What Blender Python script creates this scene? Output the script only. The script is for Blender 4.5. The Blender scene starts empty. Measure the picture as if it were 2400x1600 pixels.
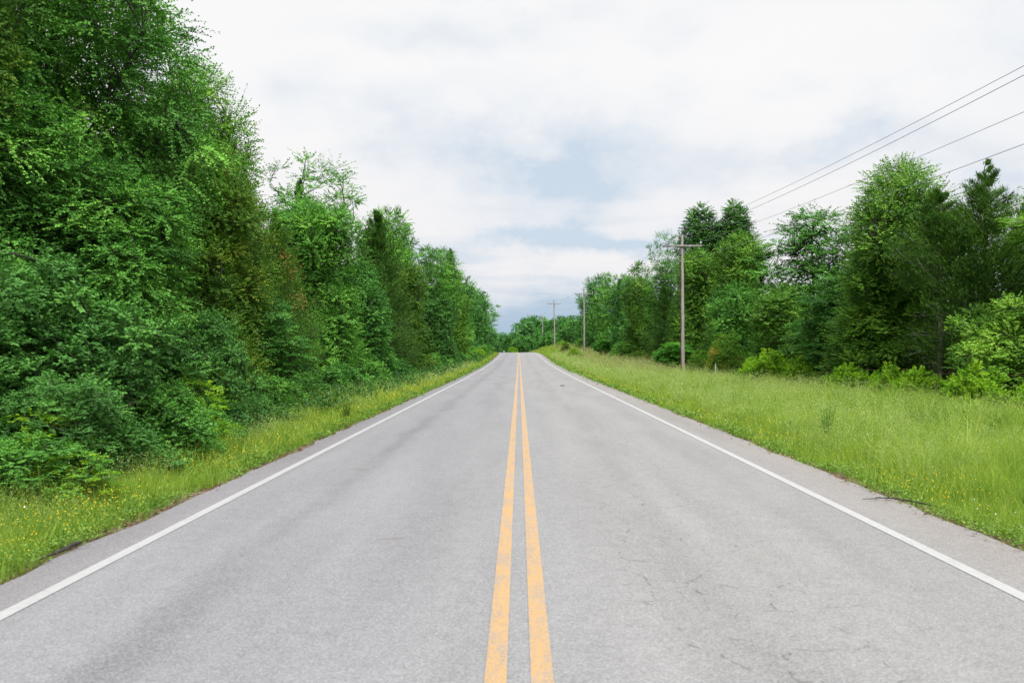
import bpy, math, random
import numpy as np
from mathutils import Vector, Matrix

R_ = math.radians
sc = bpy.context.scene
col = sc.collection
random.seed(7)

# ------------------------------------------------------------------ camera
cam_d = bpy.data.cameras.new("camera")
cam = bpy.data.objects.new("camera", cam_d)
col.objects.link(cam)
cam_d.sensor_width = 36.0
cam_d.lens = 30.0
cam_d.clip_start = 0.1
cam_d.clip_end = 6000
cam.location = (0, 0, 1.7)
cam.rotation_euler = (R_(90 + 0.643), 0, R_(0.468))
sc.camera = cam
cam_d.dof.use_dof = True
cam_d.dof.focus_distance = 26.0
cam_d.dof.aperture_fstop = 2.8

# ------------------------------------------------------------------ sun, sky, exposure
SUN_EL, SUN_AZ = R_(54), R_(150)            # azimuth clockwise from +Y (behind, to the right)
sun_d = bpy.data.lights.new("sun", 'SUN')
sun_d.energy = 1.5
sun_d.angle = R_(10)
sun_d.color = (1.0, 0.975, 0.94)
sun = bpy.data.objects.new("sun", sun_d)
col.objects.link(sun)
sdir = Vector((math.sin(SUN_AZ) * math.cos(SUN_EL), math.cos(SUN_AZ) * math.cos(SUN_EL), math.sin(SUN_EL)))
sun.rotation_euler = (-sdir).to_track_quat('-Z', 'Y').to_euler()

sc.view_settings.view_transform = 'Standard'
sc.view_settings.look = 'None'
sc.view_settings.gamma = 1.0
sc.view_settings.exposure = 0.55
sc.cycles.max_bounces = 8
sc.cycles.diffuse_bounces = 3
sc.cycles.glossy_bounces = 2
sc.cycles.transmission_bounces = 4
sc.cycles.transparent_max_bounces = 4
sc.cycles.use_denoising = True
sc.cycles.denoising_prefilter = 'NONE'


class NT:
    """small helper for node trees"""
    def __init__(s, tree):
        s.t = tree
        s.n = tree.nodes
        s.l = tree.links

    def new(s, typ, **kw):
        n = s.n.new(typ)
        for k, v in kw.items():
            setattr(n, k, v)
        return n

    def put(s, sock, v):
        if v is None:
            return
        if isinstance(v, bpy.types.NodeSocket):
            s.l.new(v, sock)
        else:
            sock.default_value = v

    def m(s, op, a, b=None, c=None, clamp=False):
        n = s.new('ShaderNodeMath', operation=op)
        n.use_clamp = clamp
        s.put(n.inputs[0], a)
        s.put(n.inputs[1], b)
        s.put(n.inputs[2], c)
        return n.outputs[0]

    def mix(s, f, a, b, mode='MIX'):
        n = s.new('ShaderNodeMix', data_type='RGBA', blend_type=mode)
        s.put(n.inputs[0], f)
        for sock, v in ((n.inputs[6], a), (n.inputs[7], b)):
            if isinstance(v, tuple) and len(v) == 3:
                v = v + (1,)
            s.put(sock, v)
        return n.outputs[2]

    def gauss(s, x, c, w):
        d = s.m('DIVIDE', s.m('SUBTRACT', x, c), w)
        return s.m('EXPONENT', s.m('MULTIPLY', s.m('MULTIPLY', d, d), -1.0))

    def ramp(s, f, stops, interp='LINEAR'):
        n = s.new('ShaderNodeValToRGB')
        n.color_ramp.interpolation = interp
        e = n.color_ramp.elements
        while len(e) > 1:
            e.remove(e[-1])
        e[0].position = stops[0][0]
        e[0].color = tuple(stops[0][1]) + (1,)
        for p, c in stops[1:]:
            q = e.new(p)
            q.color = tuple(c) + (1,)
        s.put(n.inputs[0], f)
        return n.outputs[0]

    def smooth(s, x, a, b, lo=0.0, hi=1.0):
        n = s.new('ShaderNodeMapRange', interpolation_type='SMOOTHSTEP')
        s.put(n.inputs[0], x)
        n.inputs[1].default_value = a
        n.inputs[2].default_value = b
        n.inputs[3].default_value = lo
        n.inputs[4].default_value = hi
        return n.outputs[0]

    def noise(s, vec, scale, detail=2.0, rough=0.5, dist=0.0):
        n = s.new('ShaderNodeTexNoise')
        s.put(n.inputs['Vector'], vec)
        n.inputs['Scale'].default_value = scale
        n.inputs['Detail'].default_value = detail
        n.inputs['Roughness'].default_value = rough
        n.inputs['Distortion'].default_value = dist
        return n.outputs['Fac']

    def mapping(s, vec, scale=(1, 1, 1), loc=(0, 0, 0)):
        n = s.new('ShaderNodeMapping')
        s.put(n.inputs['Vector'], vec)
        n.inputs['Scale'].default_value = scale
        n.inputs['Location'].default_value = loc
        return n.outputs[0]


world = bpy.data.worlds.new("World")
sc.world = world
world.use_nodes = True
w = NT(world.node_tree)
w.n.clear()
tc = w.new('ShaderNodeTexCoord')
sep = w.new('ShaderNodeSeparateXYZ')
w.l.new(tc.outputs['Generated'], sep.inputs[0])
dx, dy, dz = sep.outputs
el = w.m('ARCSINE', dz)
az = w.m('ARCTAN2', dx, dy)
warp1 = w.m('SUBTRACT', w.noise(w.mapping(tc.outputs['Generated'], (1, 1, 1.6)), 6, 5, 0.6), 0.5)
warp2 = w.m('SUBTRACT', w.noise(w.mapping(tc.outputs['Generated'], (1, 1, 1.4), (3, 7, 1)), 7, 5, 0.6), 0.5)
azw = w.m('ADD', az, w.m('MULTIPLY', warp1, 0.28))
elw = w.m('ADD', el, w.m('MULTIPLY', warp2, 0.12))
# broad blue-grey hollows in the cloud deck: azimuth, elevation, half-widths, depth
hollows = [(0.035, 0.215, 0.13, 0.055, 0.66), (-0.10, 0.235, 0.07, 0.035, 0.30), (0.075, 0.170, 0.07, 0.03, 0.26),
           (0.12, 0.128, 0.085, 0.013, 0.75), (-0.01, 0.123, 0.06, 0.012, 0.55), (-0.12, 0.11, 0.06, 0.015, 0.3),
           (0.34, 0.215, 0.11, 0.022, 0.42), (0.52, 0.17, 0.10, 0.03, 0.3), (0.55, 0.33, 0.12, 0.06, 0.22),
           (-0.08, 0.365, 0.16, 0.02, 0.14), (-0.24, 0.29, 0.05, 0.03, 0.13), (0.42, 0.40, 0.2, 0.03, 0.12),
           (0.9, 0.3, 0.25, 0.08, 0.4), (-0.9, 0.25, 0.25, 0.08, 0.4)]
acc = None
for a_, e_, sa, se, k_ in hollows:
    g = w.m('MULTIPLY', w.m('MULTIPLY', w.gauss(azw, a_, sa), w.gauss(elw, e_, se)), k_ * 1.65)
    acc = g if acc is None else w.m('ADD', acc, g)
bil = w.noise(w.mapping(tc.outputs['Generated'], (1, 1, 1.5), (2, 5, 3)), 7, 6, .62)
acc = w.m('MULTIPLY', acc, w.smooth(bil, .34, .66, .5, 1.2))
low = w.smooth(elw, 0.025, 0.10, 1.1, 0.0)
fine = w.m('MULTIPLY', w.smooth(w.noise(w.mapping(tc.outputs['Generated'], (1, 1, 2.2)), 7, 5, 0.55), 0.48, 0.72), 0.2)
streak = w.m('MULTIPLY', w.m('MULTIPLY', w.smooth(w.noise(w.mapping(tc.outputs['Generated'], (1, 1, 9.0)), 6, 4, 0.5), 0.45, 0.65), w.gauss(el, 0.10, 0.07)), 0.34)
thin = w.m('ADD', w.m('ADD', acc, low), w.m('ADD', fine, streak), clamp=True)
sky = w.new('ShaderNodeTexSky', sky_type='NISHITA')
sky.sun_disc = False
sky.sun_elevation = SUN_EL
sky.sun_rotation = SUN_AZ
sky.air_density = 1.0
sky.dust_density = 2.0
white = w.mix(w.smooth(el, 0.05, 0.3), (9.3, 9.1, 9.2), (9.75, 9.7, 9.75))
grey = w.mix(w.smooth(el, 0.0, 0.14), (4.4, 5.9, 7.7), (6.7, 7.75, 8.9))
veil = w.mix(0.12, grey, sky.outputs[0])
cl = w.mix(thin, white, veil)
zen = w.smooth(el, 0.46, 1.2, 1.0, 2.3)
dt = w.new('ShaderNodeVectorMath', operation='DOT_PRODUCT')
w.l.new(tc.outputs['Generated'], dt.inputs[0])
dt.inputs[1].default_value = tuple(sdir)
zen = w.m('MULTIPLY', zen, w.smooth(dt.outputs['Value'], .25, 1.0, 1.0, 2.4))     # cloud is brightest round the veiled sun
zc = w.new('ShaderNodeVectorMath', operation='SCALE')
w.l.new(cl, zc.inputs[0])
w.l.new(zen, zc.inputs['Scale'])
bg = w.new('ShaderNodeBackground')
bg.inputs['Strength'].default_value = 0.067
w.l.new(zc.outputs[0], bg.inputs['Color'])
wo = w.new('ShaderNodeOutputWorld')
w.l.new(bg.outputs[0], wo.inputs[0])


# ------------------------------------------------------------------ helpers
def tag(o, label=None, cat=None, group=None, kind=None):
    if label: o['label'] = label
    if cat: o['category'] = cat
    if group: o['group'] = group
    if kind: o['kind'] = kind
    return o


def link(name, data, parent=None, mat=None):
    o = bpy.data.objects.new(name, data)
    col.objects.link(o)
    if parent: o.parent = parent
    if mat is not None:
        if len(o.data.materials) == 0: o.data.materials.append(mat)
        s = o.material_slots[0]
        s.link = 'OBJECT'
        s.material = mat
    return o


def empty(name, loc):
    o = bpy.data.objects.new(name, None)
    o.empty_display_size = 0.3
    o.location = loc
    col.objects.link(o)
    return o


def mesh_np(name, verts, faces, tone=None, smooth=False):
    """verts (n,3), faces (m,k) with constant k"""
    me = bpy.data.meshes.new(name)
    verts = np.asarray(verts, np.float32)
    faces = np.asarray(faces, np.int32)
    m, k = faces.shape
    me.vertices.add(len(verts))
    me.vertices.foreach_set('co', verts.ravel())
    me.loops.add(m * k)
    me.loops.foreach_set('vertex_index', faces.ravel())
    me.polygons.add(m)
    me.polygons.foreach_set('loop_start', np.arange(0, m * k, k, dtype=np.int32))
    if smooth:
        me.polygons.foreach_set('use_smooth', np.ones(m, bool))
    me.update(calc_edges=True)
    if tone is not None:
        a = me.attributes.new('tone', 'FLOAT', 'FACE')
        a.data.foreach_set('value', np.asarray(tone, np.float32))
    return me


def nrm(v):
    return v / np.maximum(np.linalg.norm(v, axis=-1, keepdims=True), 1e-6)


def tubes(P, r, k=5):
    """P (m,s,3) polylines, r (m,s) radii -> verts, quads"""
    P = np.asarray(P, float)
    r = np.asarray(r, float)
    m, s, _ = P.shape
    T = np.zeros_like(P)
    T[:, 1:-1] = P[:, 2:] - P[:, :-2]
    T[:, 0] = P[:, 1] - P[:, 0]
    T[:, -1] = P[:, -1] - P[:, -2]
    T = nrm(T)
    mean = nrm(P[:, -1] - P[:, 0])
    ref = np.where(np.abs(mean[:, 2:3]) > 0.8, np.array([[1.0, 0.13, 0]]), np.array([[0.05, 0.02, 1.0]]))
    ref = np.repeat(ref[:, None], s, 1)
    U = nrm(np.cross(T, ref))
    V = np.cross(T, U)
    a = np.arange(k) / k * 2 * np.pi
    ring = U[:, :, None] * np.cos(a)[None, None, :, None] + V[:, :, None] * np.sin(a)[None, None, :, None]
    verts = (P[:, :, None] + ring * r[:, :, None, None]).reshape(-1, 3)
    i = np.arange(m)[:, None, None] * s * k + np.arange(s - 1)[None, :, None] * k + np.arange(k)[None, None, :]
    j = np.arange(m)[:, None, None] * s * k + np.arange(s - 1)[None, :, None] * k + ((np.arange(k) + 1) % k)[None, None, :]
    f = np.stack([i, j, j + k, i + k], -1).reshape(-1, 4)
    return verts, f


def join(parts):
    vs, fs, o = [], [], 0
    for v, f in parts:
        vs.append(v)
        fs.append(f + o)
        o += len(v)
    return np.concatenate(vs), np.concatenate(fs)


def bez(P0, P1, P2, n):
    t = np.linspace(0, 1, n)[None, :, None]
    return (1 - t) ** 2 * P0[:, None] + 2 * t * (1 - t) * P1[:, None] + t * t * P2[:, None]


def leaves(P, D, N, L, W, fold=0.18, belly=0.45):
    """folded diamond leaves"""
    n = len(P)
    D = nrm(D)
    S = nrm(np.cross(D, N))
    N = np.cross(S, D)
    L = L.reshape(-1, 1)
    W = W.reshape(-1, 1)
    mid = P + D * L * belly + N * W * fold
    v = np.stack([P, mid + S * W * .5, P + D * L, mid - S * W * .5], 1).reshape(-1, 3)
    b = np.arange(n)[:, None] * 4
    f = np.concatenate([b + np.array([[0, 1, 2]]), b + np.array([[0, 2, 3]])], 1).reshape(-1, 3)
    return v, f


# ------------------------------------------------------------------ lie of the land
_py = np.array([-400, 0, 55, 78, 102, 137, 171, 186, 200, 230, 280, 340, 500, 900, 3000.0])
_pz = np.array([0, 0, 0.0, .07, .24, .70, 1.28, 1.42, 1.36, .8, -.9, -2.2, -3, -3, -3.0])
_fy = np.arange(-400, 3000, 1.0)
_fz = np.interp(_fy, _py, _pz)
_k = np.exp(-(np.arange(-20, 21) / 8.0) ** 2)
_k /= _k.sum()
_fz = np.convolve(np.pad(_fz, 20, 'edge'), _k, 'valid')


def zr(Y): return np.interp(Y, _fy, _fz)


def xc(Y):
    Y = np.asarray(Y, float)
    return -np.where(Y > 150, (Y - 150) ** 2 / 1500.0, 0.0) * np.where(Y > 500, 0, 1) - np.where(Y > 500, 81.7 + (Y - 500) * .467, 0)


def sst(x, a, b):
    t = np.clip((x - a) / (b - a), 0, 1)
    return t * t * (3 - 2 * t)


def gz(x, Y):
    x = np.asarray(x, float)
    Y = np.asarray(Y, float)
    q = x - xc(Y)
    bank = np.interp(Y, [60, 100, 140, 170, 195, 240, 330], [0, .22, .65, 1.15, 1.5, 1.6, .6])
    b = zr(Y) - 0.05
    right = -0.10 * sst(q, 4.3, 5.2) - 0.08 * sst(q, 6, 9) + bank * sst(q, 4.8, 9.5)
    left = -0.06 * sst(-q, 3.8, 4.6) - 0.16 * sst(-q, 4.6, 6.3) + bank * .35 * sst(-q, 4.5, 8)
    z = b + np.where(q > 0, right, left)
    off = sst(np.abs(q), 4.6, 7)
    z += off * 0.05 * (np.sin(x * 1.3 + Y * .31) + np.sin(Y * .9 - x * .4) * .7)
    return z


# ------------------------------------------------------------------ materials
def new_mat(name):
    m = bpy.data.materials.new(name)
    m.use_nodes = True
    t = NT(m.node_tree)
    t.n.clear()
    out = t.new('ShaderNodeOutputMaterial')
    return m, t, out


def principled(t, out, colr, rough=0.7, spec=0.3, normal=None):
    p = t.new('ShaderNodeBsdfPrincipled')
    if isinstance(colr, tuple): colr = colr + (1,) if len(colr) == 3 else colr
    t.put(p.inputs['Base Color'], colr)
    t.put(p.inputs['Roughness'], rough)
    p.inputs['Specular IOR Level'].default_value = spec
    if normal is not None: t.l.new(normal, p.inputs['Normal'])
    if out is not None: t.l.new(p.outputs[0], out.inputs[0])
    return p


def leaf_mat(name, dark, mid, light, trans=0.17, rough=0.6, spec=0.12, var=0.16):
    m, t, out = new_mat(name)
    at = t.new('ShaderNodeAttribute', attribute_name='tone')
    oi = t.new('ShaderNodeObjectInfo')
    geo = t.new('ShaderNodeNewGeometry')
    pn = t.m('SUBTRACT', t.noise(geo.outputs['Position'], .55, 3, .6), .5)
    f = t.m('ADD', at.outputs['Fac'], t.m('MULTIPLY', t.m('SUBTRACT', oi.outputs['Random'], .5), var))
    f = t.m('ADD', f, t.m('MULTIPLY', pn, .8), clamp=True)
    c = t.ramp(f, [(0.0, dark), (0.5, mid), (1.0, light)])
    p = principled(t, None, c, rough, spec)
    tr = t.new('ShaderNodeBsdfTranslucent')
    t.l.new(t.mix(1.0, c, (1.15, 1.5, .7), 'MULTIPLY'), tr.inputs[0])
    mx = t.new('ShaderNodeMixShader')
    mx.inputs[0].default_value = trans
    t.l.new(p.outputs[0], mx.inputs[1])
    t.l.new(tr.outputs[0], mx.inputs[2])
    t.l.new(mx.outputs[0], out.inputs[0])
    return m


G = dict(
    elm=leaf_mat('elm_leaf', (0.026, 0.078, 0.013), (0.079, 0.228, 0.033), (0.180, 0.400, 0.057)),
    elm2=leaf_mat('elm_leaf_fresh', (0.030, 0.089, 0.014), (0.096, 0.261, 0.035), (0.204, 0.433, 0.057)),
    oak=leaf_mat('oak_leaf', (0.025, 0.069, 0.009), (0.084, 0.200, 0.022), (0.180, 0.344, 0.037)),
    young=leaf_mat('young_oak_leaf', (0.036, 0.094, 0.010), (0.108, 0.239, 0.024), (0.216, 0.377, 0.041)),
    olive=leaf_mat('olive_oak_leaf', (.028, .072, .010), (.074, .165, .018), (.165, .235, .024), var=.1),
    blue=leaf_mat('blue_green_leaf', (0.022, 0.067, 0.013), (0.062, 0.175, 0.033), (0.122, 0.294, 0.053)),
    teal=leaf_mat('teal_leaf', (0.023, 0.078, 0.014), (0.070, 0.209, 0.035), (0.132, 0.333, 0.055)),
    cedar=leaf_mat('cedar_leaf', (.014, .044, .008), (.052, .125, .015), (.11, .215, .026), trans=.1, rough=.7),
    cedar2=leaf_mat('dark_cedar_leaf', (.013, .042, .008), (.044, .112, .016), (.092, .19, .026), trans=.1, rough=.7),
    lime=leaf_mat('lime_leaf', (.070, .17, .010), (.145, .285, .013), (.25, .38, .024), trans=.35),
    orange=leaf_mat('orange_tipped_leaf', (.045, .13, .014), (.085, .20, .018), (.27, .22, .03), trans=.35),
    sumac=leaf_mat('sumac_leaf', (.03, .11, .016), (.078, .225, .030), (.15, .36, .05), trans=.3),
    far=leaf_mat('far_leaf', (0.024, 0.081, 0.016), (0.065, 0.202, 0.040), (0.128, 0.314, 0.055)),
    weed=leaf_mat('weed_leaf', (.055, .125, .018), (.115, .205, .030), (.20, .29, .055)),
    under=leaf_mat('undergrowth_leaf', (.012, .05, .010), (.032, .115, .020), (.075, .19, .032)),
    rust=leaf_mat('rusty_leaf', (.14, .065, .018), (.22, .11, .028), (.27, .17, .045)),
    shade=leaf_mat('shaded_woodland_leaf', (.008, .028, .008), (.019, .064, .016), (.034, .105, .024)),  # leaf colour darkened to stand in for deep shade inside the wood
)


def bark_mat(name, a, b):
    m, t, out = new_mat(name)
    g = t.new('ShaderNodeTexCoord')
    n = t.noise(t.mapping(g.outputs['Object'], (6, 6, 1.2)), 4, 4, .6)
    principled(t, out, t.ramp(n, [(.3, a), (.7, b)]), .9, .15)
    return m


BARK = bark_mat('bark', (.018, .016, .014), (.052, .046, .041))
BARK_G = bark_mat('grey_dead_bark', (.12, .105, .095), (.30, .27, .25))

# asphalt
ASPH, t, out = new_mat('asphalt')
geo = t.new('ShaderNodeNewGeometry')
pos = geo.outputs['Position']
sx = t.new('ShaderNodeSeparateXYZ')
t.l.new(pos, sx.inputs[0])
X, Y = sx.outputs[0], sx.outputs[1]


def asphalt_color(t, pos, X, Y):
    vor = t.new('ShaderNodeTexVoronoi')
    vor.inputs['Scale'].default_value = 90
    t.l.new(pos, vor.inputs['Vector'])
    sv = t.new('ShaderNodeSeparateColor')
    t.l.new(vor.outputs['Color'], sv.inputs[0])
    agg = t.m('POWER', sv.outputs[0], 1.3)
    fine = t.noise(pos, 75, 3, .75)
    blot = t.noise(t.mapping(pos, (1.4, .16, 1)), 1.0, 4, .55)
    blot2 = t.noise(pos, 5.0, 4, .65)
    lane = t.smooth(X, -1.5, 1.2)
    base = t.mix(lane, (.199, .197, .203), (.214, .212, .210))
    base = t.mix(t.smooth(X, 3.3, 4.0), base, (.208, .196, .183))
    base = t.mix(t.smooth(X, -3.1, -3.7), base, (.175, .168, .174))
    v = t.m('ADD', .68, t.m('MULTIPLY', agg, .36))
    v = t.m('ADD', v, t.m('MULTIPLY', t.m('SUBTRACT', fine, .5), .62))
    v = t.m('ADD', v, t.m('MULTIPLY', t.m('SUBTRACT', blot, .5), .34))
    v = t.m('ADD', v, t.m('MULTIPLY', t.m('SUBTRACT', blot2, .5), .22))
    wob = t.m('MULTIPLY', t.m('SUBTRACT', t.noise(t.mapping(pos, (0, .22, 0)), 1.0, 2), .5), .5)
    xw = t.m('ADD', X, wob)
    pn = t.smooth(t.noise(t.mapping(pos, (1.2, .35, 1)), 1.0, 4, .6), .3, .65)
    wear = t.m('MULTIPLY', t.m('MULTIPLY', t.gauss(xw, -2.22, .2), .13), t.m('ADD', .35, pn))
    for c_, w_, k_ in ((-.95, .3, .07), (1.35, .22, .09), (2.85, .3, .06)):
        wear = t.m('ADD', wear, t.m('MULTIPLY', t.m('MULTIPLY', t.gauss(xw, c_, w_), k_), pn))
    v = t.m('SUBTRACT', v, wear)
    sc_ = t.new('ShaderNodeVectorMath', operation='SCALE')
    t.l.new(base, sc_.inputs[0])
    t.l.new(v, sc_.inputs['Scale'])
    c = sc_.outputs[0]
    # pits and cracks
    wv = t.new('ShaderNodeVectorMath', operation='ADD')
    t.l.new(pos, wv.inputs[0])
    nz = t.new('ShaderNodeTexNoise')
    nz.inputs['Scale'].default_value = 3.5
    nz.inputs['Detail'].default_value = 4
    t.l.new(pos, nz.inputs['Vector'])
    ws = t.new('ShaderNodeVectorMath', operation='SCALE')
    ws.inputs['Scale'].default_value = .22
    t.l.new(nz.outputs['Color'], ws.inputs[0])
    t.l.new(ws.outputs[0], wv.inputs[1])
    ve = t.new('ShaderNodeTexVoronoi', feature='DISTANCE_TO_EDGE', voronoi_dimensions='2D')
    ve.inputs['Scale'].default_value = 1.9
    t.l.new(wv.outputs[0], ve.inputs['Vector'])
    line = t.smooth(ve.outputs['Distance'], .008, .026, 1, 0)
    jit = t.m('MULTIPLY', t.m('SUBTRACT', t.noise(t.mapping(pos, (0, 1, 0)), 1.1, 5, .65), .5), 1.5)
    jit2 = t.m('MULTIPLY', t.m('SUBTRACT', t.noise(t.mapping(pos, (0, 1, 0), (0, 9, 0)), .8, 5, .65), .5), 1.2)
    long1 = t.smooth(t.m('ABSOLUTE', t.m('SUBTRACT', t.m('SUBTRACT', X, 1.45), jit)), .005, .016, 1, 0)
    long2 = t.smooth(t.m('ABSOLUTE', t.m('SUBTRACT', t.m('SUBTRACT', X, 2.0), jit2)), .004, .014, 1, 0)
    broken = t.smooth(t.noise(pos, 7, 3, .6), .46, .58)
    zone = t.m('MULTIPLY', t.gauss(X, 1.5, .75), t.m('ADD', .4, t.gauss(Y, 7.0, 3.5)))
    zone = t.m('ADD', zone, t.m('MULTIPLY', t.gauss(X, -1.7, 1.0), .12))
    zone = t.m('MULTIPLY', zone, t.smooth(t.noise(pos, .9, 3, .6), .34, .56))
    crack = t.m('MULTIPLY', t.m('MULTIPLY', line, broken), t.m('MINIMUM', t.m('MULTIPLY', zone, 1.4), 1.0))
    crack = t.m('MAXIMUM', crack, t.m('MULTIPLY', t.m('MAXIMUM', long1, long2), t.m('MULTIPLY', broken, t.smooth(t.noise(pos, .35, 2), .40, .55))))
    pit = t.m('MULTIPLY', t.smooth(t.noise(t.mapping(pos, (1, .8, 1)), 26, 2, .6), .69, .74), t.m('ADD', t.m('MULTIPLY', zone, .9), .10))
    c = t.mix(t.m('MAXIMUM', t.m('MULTIPLY', crack, .5), t.m('MULTIPLY', pit, .8)), c, (.045, .04, .036))
    stain = t.m('MULTIPLY', t.smooth(t.noise(t.mapping(pos, (1, .8, 1), (5, 3, 0)), 1.3, 3, .6), .60, .75), t.m('MULTIPLY', t.gauss(X, 1.6, .7), .45))
    c = t.mix(stain, c, (.20, .17, .135))
    return c


c = asphalt_color(t, pos, X, Y)
bmp = t.new('ShaderNodeBump')
bmp.inputs['Strength'].default_value = .35
bmp.inputs['Distance'].default_value = .01
t.l.new(t.noise(pos, 80, 2, .6), bmp.inputs['Height'])
principled(t, out, c, .85, .2, bmp.outputs[0])


def paint_mat(name, paint, wear_lo, wear_hi, center, half):
    m, t, out = new_mat(name)
    geo = t.new('ShaderNodeNewGeometry')
    pos = geo.outputs['Position']
    s = t.new('ShaderNodeSeparateXYZ')
    t.l.new(pos, s.inputs[0])
    a = asphalt_color(t, pos, s.outputs[0], s.outputs[1])
    uv = t.new('ShaderNodeTexCoord')
    su = t.new('ShaderNodeSeparateXYZ')
    t.l.new(uv.outputs['UV'], su.inputs[0])
    edge = t.m('ABSOLUTE', t.m('SUBTRACT', su.outputs[0], .5))
    f = t.noise(t.mapping(pos, (1, .7, 1)), 55, 4, .8)
    big = t.noise(t.mapping(pos, (6, 1.6, 1)), 1.2, 3, .6)
    k = t.m('ADD', f, t.m('MULTIPLY', t.m('SUBTRACT', big, .5), .45))
    worn = t.smooth(k, wear_lo, wear_hi)
    e2 = t.m('ADD', edge, t.m('MULTIPLY', t.m('SUBTRACT', t.noise(pos, 30, 3, .7), .5), .10))
    worn = t.m('MAXIMUM', t.m('MULTIPLY', worn, .7), t.smooth(e2, .46, .49))
    tint = t.mix(t.noise(pos, 14, 3, .6), tuple(x * .85 for x in paint), tuple(min(x * 1.1, .9) for x in paint))
    c = t.mix(worn, tint, a)
    principled(t, out, c, .6, .3)
    return m


YEL = paint_mat('yellow_paint', (.345, .211, .082), .43, .61, 0, 0)
WHT = paint_mat('white_paint', (.292, .292, .288), .52, .72, 0, 0)

GROUND, t, out = new_mat('verge_soil')
geo = t.new('ShaderNodeNewGeometry')
pos = geo.outputs['Position']
n1 = t.noise(pos, 1.2, 4, .6)
n2 = t.noise(pos, 18, 4, .7)
gc = t.mix(t.smooth(n1, .35, .65), (.045, .06, .018), (.09, .115, .026))
gc = t.mix(t.smooth(n2, .42, .62), gc, (.085, .055, .032))
principled(t, out, gc, .95, .1)

SOIL, t, out = new_mat('roadside_dirt')
geo = t.new('ShaderNodeNewGeometry')
pos = geo.outputs['Position']
n2 = t.noise(pos, 22, 4, .7)
n3 = t.noise(pos, 3, 3, .6)
sc1 = t.ramp(n2, [(.3, (.045, .028, .018)), (.55, (.12, .075, .05)), (.75, (.24, .17, .12))])
sc1 = t.mix(t.smooth(n3, .45, .7), sc1, (.16, .13, .10))
principled(t, out, sc1, .95, .1)


def grass_mat(name, dark, mid, light):
    m, t, out = new_mat(name)
    at = t.new('ShaderNodeAttribute', attribute_name='tone')
    geo = t.new('ShaderNodeNewGeometry')
    n = t.noise(geo.outputs['Position'], .55, 3, .6)
    f = t.m('ADD', at.outputs['Fac'], t.m('MULTIPLY', t.m('SUBTRACT', n, .5), 1.0), clamp=True)
    c = t.ramp(f, [(0, dark), (.45, mid), (1, light)])
    p = principled(t, None, c, .55, .25)
    tr = t.new('ShaderNodeBsdfTranslucent')
    t.l.new(t.mix(1.0, c, (1.3, 1.35, .7), 'MULTIPLY'), tr.inputs[0])
    mx = t.new('ShaderNodeMixShader')
    mx.inputs[0].default_value = .4
    t.l.new(p.outputs[0], mx.inputs[1])
    t.l.new(tr.outputs[0], mx.inputs[2])
    t.l.new(mx.outputs[0], out.inputs[0])
    return m


GRASS = grass_mat('grass_blade', (.085, .19, .020), (.215, .325, .038), (.35, .43, .085))
PANICLE = grass_mat('grass_seed', (.18, .27, .07), (.27, .36, .11), (.38, .43, .18))
DRYSTEM = grass_mat('dry_stem', (.13, .10, .06), (.24, .18, .12), (.34, .24, .18))


def plain_mat(name, a, b, scale=8, rough=.8, stretch=(1, 1, 1), spec=.2):
    m, t, out = new_mat(name)
    g = t.new('ShaderNodeTexCoord')
    n = t.noise(t.mapping(g.outputs['Object'], stretch), scale, 4, .6)
    principled(t, out, t.ramp(n, [(.3, a), (.7, b)]), rough, spec)
    return m


WOOD_POLE = plain_mat('weathered_pole', (.20, .182, .17), (.37, .34, .32), 3, .85, (9, 9, .5))
STAIN = plain_mat('creosote_stain', (.06, .03, .022), (.15, .08, .06), 3, .85, (5, 5, .6))
WOOD_ARM = plain_mat('weathered_arm', (.16, .14, .13), (.32, .29, .28), 3, .85, (.6, 9, 9))
STEEL = plain_mat('galvanised_steel', (.20, .20, .21), (.32, .32, .33), 6, .5)
WIRE = plain_mat('aluminium_wire', (.20, .21, .22), (.28, .29, .30), 1, .6)
PORC = plain_mat('porcelain', (.45, .46, .48), (.62, .63, .66), 2, .3)
RUSTY = plain_mat('rusty_post', (.06, .03, .022), (.14, .07, .05), 9, .9)
PALE = plain_mat('pale_marker', (.42, .5, .46), (.55, .62, .58), 5, .6)
YFLOW = plain_mat('yellow_petal', (.62, .42, .01), (.80, .60, .02), 3, .6)
WFLOW = plain_mat('white_petal', (.6, .6, .58), (.8, .8, .78), 3, .6)
STRAW = plain_mat('straw', (.15, .11, .08), (.22, .17, .12), 4, .8)
LITTER = grass_mat('litter', (.05, .03, .02), (.14, .085, .05), (.27, .19, .12))

# ------------------------------------------------------------------ setting: ground, road, paint
ys = np.concatenate([np.arange(-60, 0, 5), np.arange(0, 70, 1.0), np.arange(70, 260, 2.0), np.arange(260, 500, 8), np.array([520, 600, 720, 900, 1200, 1700, 2500])])
xs = np.concatenate([[-2500, -1200, -600, -300, -150, -90, -60, -40, -30, -24, -20, -17, -15, -13, -11.5, -10, -9, -8, -7.2, -6.5, -5.9, -5.4, -5, -4.6, -4.2, -3.9, -3.6, -1.8],
                     [0, 1.8, 3.8, 4.15, 4.4, 4.7, 5, 5.4, 5.9, 6.5, 7.2, 8, 9, 10, 11, 12, 13, 14, 15, 16, 18, 20, 24, 30, 40, 60, 90, 150, 300, 600, 1200, 2500]])
YY, XX = np.meshgrid(ys, xs, indexing='ij')
XXc = XX + xc(YY) * (np.abs(XX) < 100)
ZZ = gz(XXc, YY) * np.clip(1.4 - np.abs(XX) / 700, 0.25, 1)
gv = np.stack([XXc, YY, ZZ], -1).reshape(-1, 3)
ny, nx = YY.shape
gi = (np.arange(ny - 1)[:, None] * nx + np.arange(nx - 1)[None]).ravel()
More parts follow.
